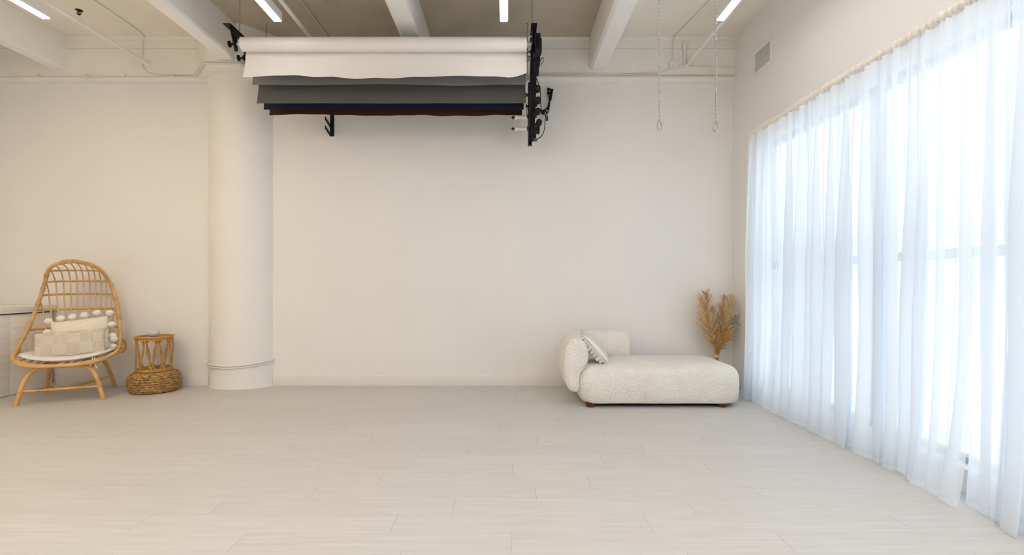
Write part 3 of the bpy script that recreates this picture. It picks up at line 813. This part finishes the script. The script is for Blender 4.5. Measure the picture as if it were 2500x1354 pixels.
b = MB(); b.ball(tuple(at(1325, 273, 5.93) - k0), 0.022, 8, (1, .6, 1.1), jit=.5); b.build('knot', M_blackp, kn)
ps = thing('power_strip', 'black power strip and plugs hanging from the high wall outlet', 'power strip', tuple(at(1342, 240, 5.93)))
p0 = Vector(ps.location)
b = MB(); b.tube([at(1339, 268, 5.93) - p0, at(1345, 218, 5.93) - p0], 0.015, 4); b.build('strip_body', M_blackp, ps)
b = MB(); b.tube([at(1344, 245, 5.91) - p0, at(1349, 217, 5.90) - p0], 0.010, 6); b.tube([at(1343, 240, 5.91) - p0, at(1344, 216, 5.90) - p0], 0.008, 6); b.build('dangling_lead', M_blackp, ps)
for py in (218, 227):
    b = MB(); q = at(1339, py, 5.95) - p0; b.lathe([(0.012, q.y - .02), (0.016, q.y - .012), (0.016, q.y + .015)], (q.x, 0, q.z), 14, axis='Y'); b.build('plug', M_blackp, ps)
b = MB(); b.tube(spline([at(1339, 228, 5.93) - p0, at(1340, 245, 5.93) - p0, at(1337, 262, 5.93) - p0, at(1335, 276, 5.93) - p0, at(1339, 272, 5.93) - p0, at(1340, 262, 5.93) - p0], 8), 0.0045, 8); b.build('lead', M_blackp, ps)

# lower wall bracket with two hooks
hb = thing('hook_bracket', 'black wall bracket with two open hooks below the paper sheets', 'bracket', (-2.052, YB, 3.0))
MB().box(-.022, .022, -.012, 0, -.09, .42).build('wall_bar', M_black, hb, smooth=False)
for zt in (.035, -.065):
    b = MB()
    hw = .006
    pts = [(-.012, zt - .030), (-.13, zt + .0), (-.18, zt + .012), (-.18, zt + .045), (-.165, zt + .045), (-.165, zt + .030), (-.135, zt + .030), (-.012, zt + .0)]
    slab(b, -.022, -.010, pts); b.build('hook_arm', M_black, hb, smooth=False)
for zt in (-.075,): MB().lathe([(.003, -.012), (.003, -.0145)], (.012, 0, zt), 8, axis='Y').build('screw', M_steel, hb)

# ------------------------------------------------------------------ hanging chains with carabiners
lk = MB(); hl, hr = 0.0105, 0.0042
pts = []
for i in range(20):
    a = 2 * PI * i / 20
    pts.append((hr * math.cos(a), 0, (hl if math.sin(a) >= 0 else -hl) + hr * math.sin(a)))
lk.tube(pts, 0.0019, 7, closed=True)
def chain(px, Y, ztop, zlow, label, flip):
    X = (px - 1240) * Y / F
    t = thing('hanging_chain', label, 'chain', (X, Y, ztop), 0, 'chains hanging from the ceiling')
    MB().lathe([(.012, -.004), (.012, 0)], (0, 0, 0), 12).tube([(0, 0, -.004), (0, 0, -.02)], .003, 8).build('ceiling_hook', M_steel, t)
    pitch = 0.0245; n = int((ztop - .02 - zlow) / pitch); n0 = 0
    first = None; k = 0
    nvis = 96
    # links too high to be seen form one upper run
    nhid = max(0, n - nvis)
    if nhid:
        up = MB()
        for i in range(nhid):
            z = -.03 - i * pitch; R = Matrix.Rotation(PI / 4 + (i % 2) * PI / 2, 3, 'Z')
            up.add([(*(R @ Vector(p)).xy, p[2] + z) for p in lk.v], lk.f)
        up.build('upper_chain', M_zinc, t)
    for i in range(nhid, n + 1):
        if first is None: first = lk.build('link', M_zinc, t); o = first
        else: o = first.copy(); COL.objects.link(o); o.parent = t
        o.location = (0, 0, -.03 - i * pitch); o.rotation_euler = (0, 0, PI / 4 * .7 + (i % 2) * PI / 2)
    zb = -.03 - n * pitch - .008
    c = MB(); s = -1 if flip else 1
    P = spline([(0, 0, zb), (-.007 * s, 0, zb - .012), (-.012 * s, 0, zb - .045), (-.008 * s, 0, zb - .064), (.003 * s, 0, zb - .069), (.012 * s, 0, zb - .060), (.015 * s, 0, zb - .046), (.009 * s, 0, zb - .018)], 6, True)
    c.tube(P, 0.0029, 8, closed=True)
    o = c.build('carabiner', M_dsteel, t)
    MB().tube([(.0145 * s, -.001, zb - .045), (.0155 * s, -.002, zb - .018)], .0028, 8).build('gate', M_zinc, o)
    return t
chain(1609.5, 3.25, 3.645, 2.237, 'left hanging steel chain with carabiner, hung from the beam', False)
chain(1747.5, 3.25, 4.03, 2.232, 'right hanging steel chain with carabiner, in front of the ceiling light', True)

# ------------------------------------------------------------------ rattan chair
CA = math.radians(26.8)
ch = thing('rattan_chair', 'tall rattan lounge chair with a spindle hood back in the left corner', 'chair', (-4.645, 5.45, 0), CA)
# back hoop: half width and set-back by height
HZ = [0.50, 0.59, 0.70, 0.905, 1.06, 1.19, 1.31, 1.375, 1.41, 1.43]
HW = [0.425, 0.415, 0.395, 0.357, 0.324, 0.287, 0.240, 0.185, 0.11, 0.0]
HY = [-0.08, 0.02, 0.12, 0.23, 0.26, 0.24, 0.155, 0.09, 0.05, 0.02]
BZ = [0.42, 0.70, 1.0, 1.2, 1.3, 1.36, 1.40, 1.42, 1.43]
BY = [0.36, 0.42, 0.455, 0.45, 0.42, 0.36, 0.27, 0.17, 0.03]
def lerp(t, X, Y):
    if t <= X[0]: return Y[0]
    for a in range(len(X) - 1):
        if t <= X[a + 1]: return Y[a] + (Y[a + 1] - Y[a]) * (t - X[a]) / (X[a + 1] - X[a])
    return Y[-1]
def wz(z): return lerp(z, HZ, HW)
def yz(z): return lerp(z, HZ, HY)
hoopL = [(-w_, y, z) for z, w_, y in zip(HZ, HW, HY)]
hoop = [(-.10, -.385, .375), (-.24, -.37, .385), (-.34, -.31, .41), (-.405, -.20, .45)] + hoopL[:-1] + [(0, .02, 1.43)] + [(-x, y, z) for x, y, z in hoopL[:-1]][::-1] + [(.405, -.20, .45), (.34, -.31, .41), (.24, -.37, .385), (.10, -.385, .375)]
HP = spline(hoop, 7, True)
MB().tube(HP, 0.0190, 12, closed=True).build('hoop_frame', M_rattan, ch)
# seat ring
ring = []
for i in range(40):
    a = 2 * PI * i / 40
    c, s = math.cos(a), math.sin(a)
    x = .435 * (abs(c) ** .8) * (1 if c > 0 else -1)
    y = -.06 + (.32 if s < 0 else .36) * (abs(s) ** .8) * (1 if s > 0 else -1)
    ring.append((x, y, .375 + .42 * x * x + (.02 if s > 0 else 0)))
MB().tube(ring, 0.015, 10, closed=True).build('seat_ring', M_rattan, ch)
st = MB()
for k in range(-5, 6):
    x = k * .07
    st.tube([(x, -.33 + abs(k) * .012, .372 + .42 * x * x), (x, .26 - abs(k) * .01, .38 + .42 * x * x)], .007, 8)
st.build('seat_slats', M_rattan, ch)
# arm loops at both sides
for sg in (-1, 1):
    pts = [(sg * .408, .03, .60), (sg * .438, .07, .565), (sg * .452, .10, .51), (sg * .445, .10, .455), (sg * .425, .06, .43)]
    MB().tube(spline(pts, 6), 0.013, 10).build('arm_loop', M_rattan, ch)
    pts = [(sg * .37, .02, .46), (sg * .36, .10, .58), (sg * .35, .14, .62), (sg * .345, .19, .58), (sg * .34, .22, .45)]
    MB().tube(spline(pts, 6), 0.006, 8).build('side_loop', M_rthin, ch)
# horizontal back rings
def dback(z): return max(0.0, lerp(z, BZ, BY) - yz(z))
for z, rr in ((0.70, .011), (0.905, .0115), (1.06, .0115), (1.205, .0105), (1.325, .010)):
    pts = []
    for i in range(33):
        th = -PI / 2 + PI * i / 32
        w_ = wz(z); pts.append((w_ * math.sin(th), yz(z) + dback(z) * math.cos(th), z + (.015 if z > 1.0 else 0) * math.cos(th)))
    MB().tube(pts, rr, 10).build('back_rail', M_rattan, ch)
# spindles
for k in range(13):
    x0 = -.335 + k * (.67 / 12)
    pts = []; z = .40
    ztop = 1.43
    for zz in HZ:
        if wz(zz) >= abs(x0): ztop = zz
    # solve the height at which the hoop is as wide as the spindle
    a, c = 0.6, 1.43
    for _ in range(30):
        m_ = (a + c) / 2
        if wz(m_) > abs(x0): a = m_
        else: c = m_
    ztop = min(a, 1.425)
    n = 34
    for i in range(n + 1):
        t = i / n; z = .42 + (ztop - .42) * (1 - (1 - t) ** 1.6)
        xs = x0 * (0.72 + 0.28 * min(1, (z - .42) / .6))
        q = max(0, 1 - (x0 / max(wz(z), abs(x0) + 1e-6)) ** 2) ** .5
        q2 = max(q, 0.0) * dback(z)
        pts.append((xs, (yz(z) + q2 if z > .7 else lerp(z, [.42, .7], [.20, yz(.7) + q * dback(.7)])) - .008, z))
    MB().tube(pts, 0.0066, 8).build('spindle', M_rthin, ch)
# bindings on the hoop
for t in (0.500, 0.475, 0.525, 0.36, 0.32, 0.28, 0.235, 0.20, 0.64, 0.68, 0.72, 0.765, 0.80):
    i = int(t * len(HP)) % len(HP); n = 5 if t in (0.5, .475, .525) else 2
    seg = [HP[(i + q) % len(HP)] for q in range(-n + 1, n)]
    seg = [seg[0].lerp(seg[-1], u / 4) for u in range(5)] if n == 2 else seg
    MB().tube(seg, 0.0222, 12).build('binding', M_rattan2, ch)
# legs
fl = spline([(-.345, -.350, 0.0), (-.318, -.345, .10), (-.288, -.338, .22), (-.235, -.33, .315), (-.15, -.325, .357), (0, -.325, .362), (.15, -.325, .357), (.235, -.33, .315), (.288, -.338, .22), (.318, -.345, .10), (.345, -.350, 0.0)], 7)
MB().tube(fl, 0.0205, 12).build('front_leg_frame', M_rattan, ch)
bl = spline([(-.30, .335, 0.0), (-.28, .31, .12), (-.25, .27, .26), (-.20, .24, .34), (0, .235, .36), (.20, .24, .34), (.25, .27, .26), (.285, .31, .12), (.31, .335, 0.0)], 7)
MB().tube(bl, 0.0200, 12).build('rear_leg_frame', M_rattan, ch)
MB().tube([(-.305, -.343, .135), (.305, -.343, .135)], .0135, 10).build('stretcher', M_rattan, ch)
for sg in (-1, 1): MB().tube(spline([(sg * .278, .30, .135), (sg * .14, -.02, .13), (sg * .02, -.325, .137)], 6), .011, 10).build('stretcher', M_rattan, ch)
for sg in (-1, 1):
    MB().tube([(sg * .24, -.30, .33), (sg * .22, 0, .36), (sg * .22, .24, .345)], .012, 10).build('seat_support', M_rattan, ch)
    MB().tube([(sg * .330, -.343, .135), (sg * .285, -.343, .135)], .021, 12).build('binding', M_rattan2, ch)

# seat cushion
def pillow(w_, h_, t_, n=26, ears=0.06, e=2.6, seed=0, wrink=0.004):
    vs = []; fs = []
    N1 = n + 1
    for side in (1, -1):
        for i in range(N1):
            for j in range(N1):
                u = -1 + 2 * i / n; v_ = -1 + 2 * j / n
                pin = 1 - ears * (1 - (abs(u) ** 2)) * abs(v_) ** 3; pin2 = 1 - ears * (1 - abs(v_) ** 2) * abs(u) ** 3
                th = t_ * (max(0, 1 - abs(u) ** e) * max(0, 1 - abs(v_) ** e)) ** 0.55
                th += wrink * noise.noise(Vector((u * 3, v_ * 3, seed + side))) * (1 if th > .01 else 0)
                vs.append((u * w_ * pin2, side * -th, v_ * h_ * pin))
    for sd in range(2):
        for i in range(n):
            for j in range(n):
                a = sd * N1 * N1 + i * N1 + j; q = (a, a + N1, a + N1 + 1, a + 1)
                fs.append(q if sd == 0 else q[::-1])
    mb = MB(); mb.add(vs, fs)
    # weld the rims
    return mb
def weld(o, d=1e-4):
    import bmesh as _b
    bm = _b.new(); bm.from_mesh(o.data); _b.ops.remove_doubles(bm, verts=bm.verts, dist=d); _b.ops.recalc_face_normals(bm, faces=bm.faces); bm.to_mesh(o.data); bm.free()
    for q in o.data.polygons: q.use_smooth = True
    return o
def loc2w(x, y, z): return Vector((-4.645 + x * math.cos(CA) - y * math.sin(CA), 5.45 + x * math.sin(CA) + y * math.cos(CA), z))
sc_ = thing('seat_cushion', 'thin white seat cushion on the rattan chair', 'cushion', tuple(loc2w(0, 0, .43)), CA)
vs = []; fs = []; nr, na = 12, 48
for side in (1, -1):
    for i in range(nr + 1):
        r = i / nr
        for k in range(na):
            a = 2 * PI * k / na; c, s = math.cos(a), math.sin(a)
            x = .385 * r * (abs(c) ** .75) * (1 if c > 0 else -1); y = -.06 + .30 * r * (abs(s) ** .75) * (1 if s > 0 else -1)
            th = .026 * (1 - r ** 5) ** .5 + (.002 * noise.noise(Vector((x * 20, y * 20, side))) if r < .95 else 0)
            tuft = 0.012 * sum(math.exp(-((x - tx) ** 2 + (y - ty) ** 2) / .0012) for tx in (-.15, .15) for ty in (-.15, .05)) if side == 1 else 0
            vs.append((x, y, -.005 + .40 * x * x + side * th - tuft))
m_ = (nr + 1) * na
for sd in range(2):
    for i in range(nr):
        for k in range(na):
            q = (sd * m_ + i * na + k, sd * m_ + i * na + (k + 1) % na, sd * m_ + (i + 1) * na + (k + 1) % na, sd * m_ + (i + 1) * na + k)
            fs.append(q if sd == 0 else q[::-1])
weld(MB().add(vs, fs).build('pad', M_fab, sc_), 5e-4)
edge = [(x, y, z) for (x, y, z) in [vs[nr * na + k] for k in range(na)]]
MB().tube(edge, .0035, 6, closed=True).build('piping', M_white, sc_)
for dx, ex in ((.245, .215), (.265, .285)):
    MB().tube(spline([(dx, -.31, .0), (dx, -.33, -.05), (ex, -.335, -.11)], 5), .006, 4).build('tie', M_fab, sc_)

# pillows on the chair
def place_pillow(name, label, w_, h_, t_, m, lx, ly, z, tilt, roll_, yaw=0.0, seed=1, **kw):
    t = thing(name, label, 'pillow', tuple(loc2w(lx, ly, z)))
    t.rotation_euler = (Matrix.Rotation(CA + yaw, 3, 'Z') @ Matrix.Rotation(-tilt, 3, 'X') @ Matrix.Rotation(roll_, 3, 'Y')).to_euler()
    weld(pillow(w_, h_, t_, seed=seed, **kw).build('cover', m, t)); return t
p2 = place_pillow('pompom_pillow', 'cream pillow with large pompoms behind the checked knit pillow', .255, .195, .070, M_cream, .075, .015, .632, math.radians(20), math.radians(-7), seed=4)
k = 0
for (x, z) in ((-.262, .205), (-.155, .215), (-.06, .222), (.04, .228), (.15, .232), (.262, .215), (.272, .085), (.275, -.05), (.285, -.09), (.27, -.17), (-.27, .08), (-.27, -.05)):
    k += 1
    MB().ball((x, -.008 + .01 * math.sin(k * 2), z), .034, 10, (1.12, 1, .95), jit=.25, seed=k).build('pompom', M_pom, p2)
place_pillow('knit_pillow', 'beige checked knit lumbar pillow in front on the rattan chair', .300, .143, .070, M_knit, .03, -.165, .570, math.radians(26), math.radians(-4.5), seed=9, ears=.05)

# ------------------------------------------------------------------ pouf, rattan table, fleece ball
pc = (-3.925, 5.69)
pf = thing('woven_pouf', 'round braided banana fibre pouf under the rattan side table', 'pouf', (pc[0], pc[1], 0))
vs = []; fs = []; turns = 11; npt = 150
prof = []
for i in range(turns + 1):
    a = -PI / 2 + PI * i / turns
    prof.append((.175 + .075 * math.cos(a) ** .8 if abs(math.cos(a)) > 1e-6 else .175, .11 + .108 * math.sin(a)))
b = MB(); b.lathe([(0.16, .004), (.178, .006)] + [(r - .006, z) for r, z in prof] + [(.15, .214), (.02, .214)], n=64); b.build('core', M_braid, pf)
b = MB()
for i, (r, z) in enumerate([(.178 + .072 * max(0, math.cos(a)) ** .75, .112 + .100 * math.sin(a)) for a in [-PI / 2 + PI * (j + .3) / 12 for j in range(12)]] + [(.165, .214), (.145, .216), (.125, .217), (.105, .217), (.085, .217)]):
    for st_ in (0, 1):
        pts = []
        nn = 160
        for q in range(nn):
            a = 2 * PI * q / nn; wv = q * PI / 4 + st_ * PI + i * 1.1
            rr = r + .0045 * math.sin(wv); zz = z + .006 * math.cos(wv)
            pts.append((rr * math.cos(a), rr * math.sin(a), max(.007, zz)))
        b.tube(pts, .0075, 5, closed=True)
b.build('braid', M_braid, pf)

tb = thing('rattan_side_table', 'small round rattan side table with looped sides standing on the pouf', 'side table', (pc[0] - .005, pc[1] + .005, .225))
def circ(r, z, n=56): return [(r * math.cos(2 * PI * i / n), r * math.sin(2 * PI * i / n), z) for i in range(n)]
H = .385
MB().tube(circ(.180, H - .006), .0115, 10, closed=True).build('top_rim', M_rattan3, tb)
MB().tube(circ(.172, H - .030), .009, 8, closed=True).build('under_ring', M_rattan3, tb)
MB().tube(circ(.165, .012), .011, 8, closed=True).tube(circ(.165, .030), .006, 8, closed=True).build('bottom_ring', M_rattan3, tb)
b = MB().lathe([(.002, H - .022), (.172, H - .022), (.172, H - .016), (.002, H - .016)], n=48)
for i in range(1, 15): b.tube(circ(.012 * i, H - .015, 40), .005, 6, closed=True)
b.build('woven_top', M_rattan3, tb)
NL = 9
def drop(a0, up):
    pts = []; hw = 2 * PI / NL * .46; h0, h1 = .02, H - .035
    for i in range(44):
        t = 2 * PI * i / 44
        zz = (1 - math.cos(t)) / 2            # 0 pointed end, 1 round end
        ww = math.sin(t) * (math.sin(t / 2) ** 1.6) * hw * 1.22
        z = h0 + (h1 - h0) * (zz if up else 1 - zz)
        rr = .176 - .006 * (1 - (z - h0) / (h1 - h0))
        pts.append((rr * math.cos(a0 + ww), rr * math.sin(a0 + ww), z))
    return pts
for i in range(NL):
    a = 2 * PI * i / NL + .25
    MB().tube(drop(a, True), .0044, 8, closed=True).build('loop', M_rattan3, tb)
    MB().tube([(p[0] * .965, p[1] * .965, p[2]) for p in drop(a + PI / NL, False)], .0044, 8, closed=True).build('loop', M_rattan3, tb)
a0 = math.radians(232)
seg = [(.178 * math.cos(a0 + q * .05), .178 * math.sin(a0 + q * .05), H - .014) for q in range(-2, 3)]
MB().tube(seg, .021, 10).build('binding', M_rattan2, tb)
fb = MB().ball((0, 0, 0), .046, 14, (1.2, 1.2, .88), jit=.12, seed=3).build('fleece_ball', M_palepom)
fb.location = (pc[0] - .008, pc[1] + .0, .225 + H - .010 + .040)
tag(fb, 'pale lilac fleecy ball sitting on the rattan side table', 'ball')

# ------------------------------------------------------------------ chaise sofa
so = thing('chaise_sofa', 'cream boucle chaise with a low wraparound back, right of the wall', 'sofa', (1.45, 5.35, 0))
O = Vector((1.45, 5.35, 0))
def seat_block():
    """rounded block by superellipse rows"""
    x0, x1, y0, y1, z0, z1 = .655, 2.262, 4.89, 5.80, .037, .402
    cx, cy = (x0 + x1) / 2, (y0 + y1) / 2; hx, hy = (x1 - x0) / 2, (y1 - y0) / 2
    vs = []; fs = []
    # (z, inset) profile from the underside centre up to the top centre
    prof = [(z0, .22), (z0, .05), (z0 + .006, .022), (z0 + .03, .008), (z0 + .10, 0), (z0 + .19, -.004), (z0 + .26, .002), (z0 + .302, .013), (z0 + .333, .034), (z0 + .351, .066), (z0 + .361, .11), (z1 + .001, .20), (z1 + .005, .32)]
    n = 120
    def rr(a, ins):
        # rounded rectangle outline with corner radius
        rad = max(.03, .15 - ins * .1); ax, ay = hx - ins, hy - ins
        p = a / (2 * PI) * 4
        # perimeter walk
        sx, sy = ax - rad, ay - rad
        L1, L2, C = 2 * sx, 2 * sy, PI * rad / 2
        tot = 2 * L1 + 2 * L2 + 4 * C; d = a / (2 * PI) * tot
        segs = [('l', (ax, -sy), (0, 1), L2), ('c', (sx, sy), 0, C), ('l', (sx, ay), (-1, 0), L1), ('c', (-sx, sy), PI / 2, C), ('l', (-ax, sy), (0, -1), L2), ('c', (-sx, -sy), PI, C), ('l', (-sx, -ay), (1, 0), L1), ('c', (sx, -sy), 1.5 * PI, C)]
        for s_ in segs:
            if d <= s_[3] + 1e-9:
                if s_[0] == 'l': return (s_[1][0] + s_[2][0] * d, s_[1][1] + s_[2][1] * d)
                th = s_[2] + d / rad; return (s_[1][0] + rad * math.cos(th), s_[1][1] + rad * math.sin(th))
            d -= s_[3]
        return (ax, -sy)
    for (z, ins) in prof:
        for k in range(n):
            x, y = rr(2 * PI * k / n, ins)
            bul = .006 * noise.noise(Vector((x * 3, y * 3, z * 5)))
            # the left end tucks in towards the floor
            tuck = 0
            if x < -hx + .3 and z < .16: tuck = (.16 - z) * .55 * (1 - (x + hx) / .3)
            vs.append((cx + x + tuck - O.x, cy + y - O.y + (bul if z > .05 else 0), z + bul * .4))
    m = len(prof)
    for i in range(m - 1):
        for k in range(n): fs.append((i * n + k, i * n + (k + 1) % n, (i + 1) * n + (k + 1) % n, (i + 1) * n + k))
    fs.append(tuple(range(n))[::-1]); fs.append(tuple((m - 1) * n + k for k in range(n)))
    return MB().add(vs, fs)
so_s = seat_block().build('seat', M_boucle, so)
# wraparound bolster: closed profile (offset to the outside, z) swept along an L
prof = [(.115, .30), (.115, .46), (.10, .575), (.055, .645), (-.01, .672), (-.065, .650), (-.105, .59), (-.122, .51), (-.112, .43), (-.075, .365), (-.040, .325), (-.030, .25), (-.032, .19), (-.012, .155), (.03, .150), (.075, .185)]
prof = [(p.x, p.y) for p in spline([(a, c, 0) for a, c in prof], 3, True)]
path = []
for y in (4.95, 5.1, 5.25, 5.4): path.append((Vector((.655, y)), Vector((-1, 0))))
for q in range(7):
    a = PI + (-PI / 2) * (q + .5) / 7
    c0 = Vector((.655 + .22, 5.46))
    path.append((c0 + Vector((math.cos(a), math.sin(a))) * .22, Vector((math.cos(a), math.sin(a)))))
for x in (.95, 1.05, 1.2, 1.30): path.append((Vector((x, 5.68)), Vector((0, 1))))
vs = []; fs = []; n = len(prof)
pc_ = Vector((0, .42))
rings = []
def ringat(p, nrm, s, extra):
    r_ = []
    for (o_, z) in prof:
        oo = o_ * s; zz = pc_.y + (z - pc_.y) * (1 - (1 - s) * .35)
        p2_ = p + nrm * oo + extra
        r_.append((p2_.x - O.x, p2_.y - O.y, zz))
    return r_
d0 = Vector((0, -1))
for s, e in ((.02, .050), (.5, .049), (.8, .043), (.92, .030), (.985, .012)): rings.append(ringat(path[0][0], path[0][1], s, d0 * e))
for p, nrm in path: rings.append(ringat(p, nrm, 1, Vector((0, 0))))
d1 = Vector((1, 0))
for s, e in ((.96, .012), (.85, .026), (.65, .038), (.35, .044), (.02, .046)): rings.append(ringat(path[-1][0], path[-1][1], s, d1 * e))
for r_ in rings: vs += r_
for i in range(len(rings) - 1):
    for k in range(n): fs.append((i * n + k, i * n + (k + 1) % n, (i + 1) * n + (k + 1) % n, (i + 1) * n + k))
fs.append(tuple(range(n))); fs.append(tuple((len(rings) - 1) * n + k for k in range(n)))
wb = MB().add(vs, fs).build('wraparound_back', M_boucle, so)
MB().tube([Vector(p_) * 1.0 for p_ in rings[3]], .003, 6, closed=True).build('piping', M_boucle, wb)
b = MB().box(.80 - O.x, 2.17 - O.x, 4.98 - O.y, 5.7 - O.y, .022, .046).build('underside_lining', M_under, so, smooth=False)
for (x, y) in ((.80, 4.965), (2.075, 4.965), (.835, 5.66), (2.10, 5.66)):
    MB().lathe([(.030, 0), (.041, .008), (.046, .022), (.046, .048)], (x - O.x, y - O.y, 0), 20).build('foot', M_foot, so)

# tasselled cushion leaning on the arm
tp = thing('tassel_pillow', 'striped cream pillow with white tassels leaning on the sofa arm', 'pillow', (.872, 5.20, .553))
# local: X width axis, Z height, Y thickness (front -Y)
lean = math.radians(48)
# face normal points up and to the right, slightly to the camera
nrm = Vector((math.sin(lean), -.12, math.cos(lean))).normalized()
up = (Vector((-math.cos(lean), 0, math.sin(lean))) - nrm * nrm.dot(Vector((-math.cos(lean), 0, math.sin(lean))))).normalized()
ax = (-nrm).cross(up)
rot = Matrix((ax, -nrm, up)).transposed()   # columns: X=ax, Y=-nrm, Z=up
tp.rotation_euler = rot.to_euler()
cv = weld(pillow(.185, .19, .072, seed=21, ears=.05).build('cover', [M_stripe, M_fab], tp))
for q in cv.data.polygons:
    if q.center.y > 0: q.material_index = 1
for side in (-1,):
    for i in range(9):
        z = -.175 + i * .043
        q = MB(); q.lathe([(.004, -.004), (.008, .0), (.006, .008), (.014, .030), (.019, .052)], n=10, axis='Z')
        R = Matrix.Rotation(math.radians(-28), 3, 'Z') @ Matrix.Rotation(math.radians(-82), 3, 'X') @ Matrix.Rotation(math.radians(12 * math.sin(i * 2.3)), 3, 'Y')
        q.v = [tuple((R @ Vector(p_)) + Vector((side * .181, .004, z))) for p_ in q.v]
        q.build('tassel', M_tassel, tp)
for (x, z) in ((-.185, -.19), (-.17, -.20)):
    MB().ball((x, 0, z), .017, 8, (1, 1, 1.1), jit=.3).build('corner_tassel', M_tassel, tp)

# ------------------------------------------------------------------ pampas bunch
pg = thing('pampas_bunch', 'tied bunch of dried golden pampas grass in the corner behind the sofa', 'dried grass', (2.36, 5.80, 0))
def plume(base, mid, tip, wdt, m, seed, n=900, droop=0.25):
    R = random.Random(seed); axis = spline([(0, 0, .36), base, mid, tip], 14)
    b_ = MB(); b_.tube(spline([(0, 0, .36), base, mid, tip], 4), .0022, 5)
    L_ = len(axis); 
    nc = max(24, n // 13)
    for q in range(nc):
        u = .26 + .74 * ((q + R.random()) / nc)
        i = min(L_ - 2, int(u * (L_ - 1)))
        p = Vector(axis[i]); T = (Vector(axis[i + 1]) - p).normalized()
        o = T.orthogonal(); o.rotate(Matrix.Rotation(q * 2.4 + R.uniform(-.5, .5), 3, T)); o.normalize()
        env = (0.45 + .55 * min(1, (u - .24) / .22)) * (1.0 - .55 * max(0, (u - .62) / .38))
        ln = 1.45 * wdt * (.7 + .55 * R.random()) * env
        d = (T * (1.35 + .9 * u) + o * (.85 - .30 * u)).normalized()
        br = [p + d * ln * t + (o * .35 + Vector((0, 0, -1)) * (.05 + droop)) * ln * t * t * .5 for t in (0, .33, .66, 1.0)]
        for w_ in range(30):
            t = R.random() ** .8; k0 = min(2, int(t * 3)); f = t * 3 - k0
            s0 = br[k0].lerp(br[k0 + 1], f); dd = (br[k0 + 1] - br[k0]).normalized()
            jx = Vector((R.uniform(-1, 1), R.uniform(-1, 1), R.uniform(-1, .7)))
            l2 = ln * (.30 + .30 * R.random()) * (1 - .35 * t)
            e1 = s0 + (dd + jx * .33) * l2 * .5; e2 = e1 + (dd + jx * .50 + Vector((0, 0, -.25))) * l2 * .5
            side = dd.cross(jx).normalized(); vs = []
            for kk, pt in enumerate((s0, e1, e2)):
                pt = Vector((min(pt.x, .245), min(pt.y, .16), pt.z))
                ww = (.0014, .0018, .0004)[kk]
                vs += [pt - side * ww, pt + side * ww]
            b_.add(vs, [(0, 1, 3, 2), (2, 3, 5, 4)])
        b_.add([br[0] - o * .001, br[0] + o * .001, br[2] + o * .0006, br[2] - o * .0006], [(0, 1, 2, 3)])
    b_.build('plume', m, pg)
plume((-.03, -.01, .50), (-.12, -.03, .80), (-.19, -.05, 1.02), .115, M_pampas[1], 1)
plume((-.02, -.02, .52), (-.09, -.02, .85), (-.115, -.01, 1.075), .10, M_pampas[0], 2)
plume((-.025, -.03, .48), (-.10, -.06, .70), (-.15, -.08, .86), .115, M_pampas[1], 3)
plume((.02, .0, .52), (.055, .0, .80), (.095, .02, 1.02), .085, M_pampas[0], 4)
plume((.03, -.02, .52), (.11, -.04, .80), (.165, -.04, 1.01), .090, M_pampas[1], 5)
plume((.03, .02, .50), (.12, .03, .82), (.17, .03, 1.05), .075, M_pampas[3], 6, 400)
plume((.05, .02, .47), (.15, .0, .66), (.205, -.02, .80), .085, M_pampas[2], 7, 480, .7)
plume((.0, .03, .50), (-.01, .06, .70), (-.01, .08, .88), .09, M_pampas[2], 8, 380)
plume((.0, -.04, .44), (-.015, -.06, .55), (-.03, -.07, .66), .085, M_pampas[3], 9, 420)
plume((.02, -.04, .44), (.05, -.06, .55), (.08, -.07, .68), .08, M_pampas[3], 10, 420)
b = MB(); R = random.Random(5)
for i in range(26):
    a = R.uniform(0, 2 * PI); r0 = R.uniform(0, .032); r1 = R.uniform(.0, .05)
    b.tube([(r1 * math.cos(a), r1 * math.sin(a), .0), (r0 * .8 * math.cos(a), r0 * .8 * math.sin(a), .36), (1.4 * r0 * math.cos(a), 1.4 * r0 * math.sin(a), .46)], .0028, 5)
b.build('stems', M_pampas[3], pg)
MB().lathe([(.036, .355), (.040, .36), (.038, .375), (.041, .385), (.036, .392)], n=18).build('binding', M_pampas[1], pg)
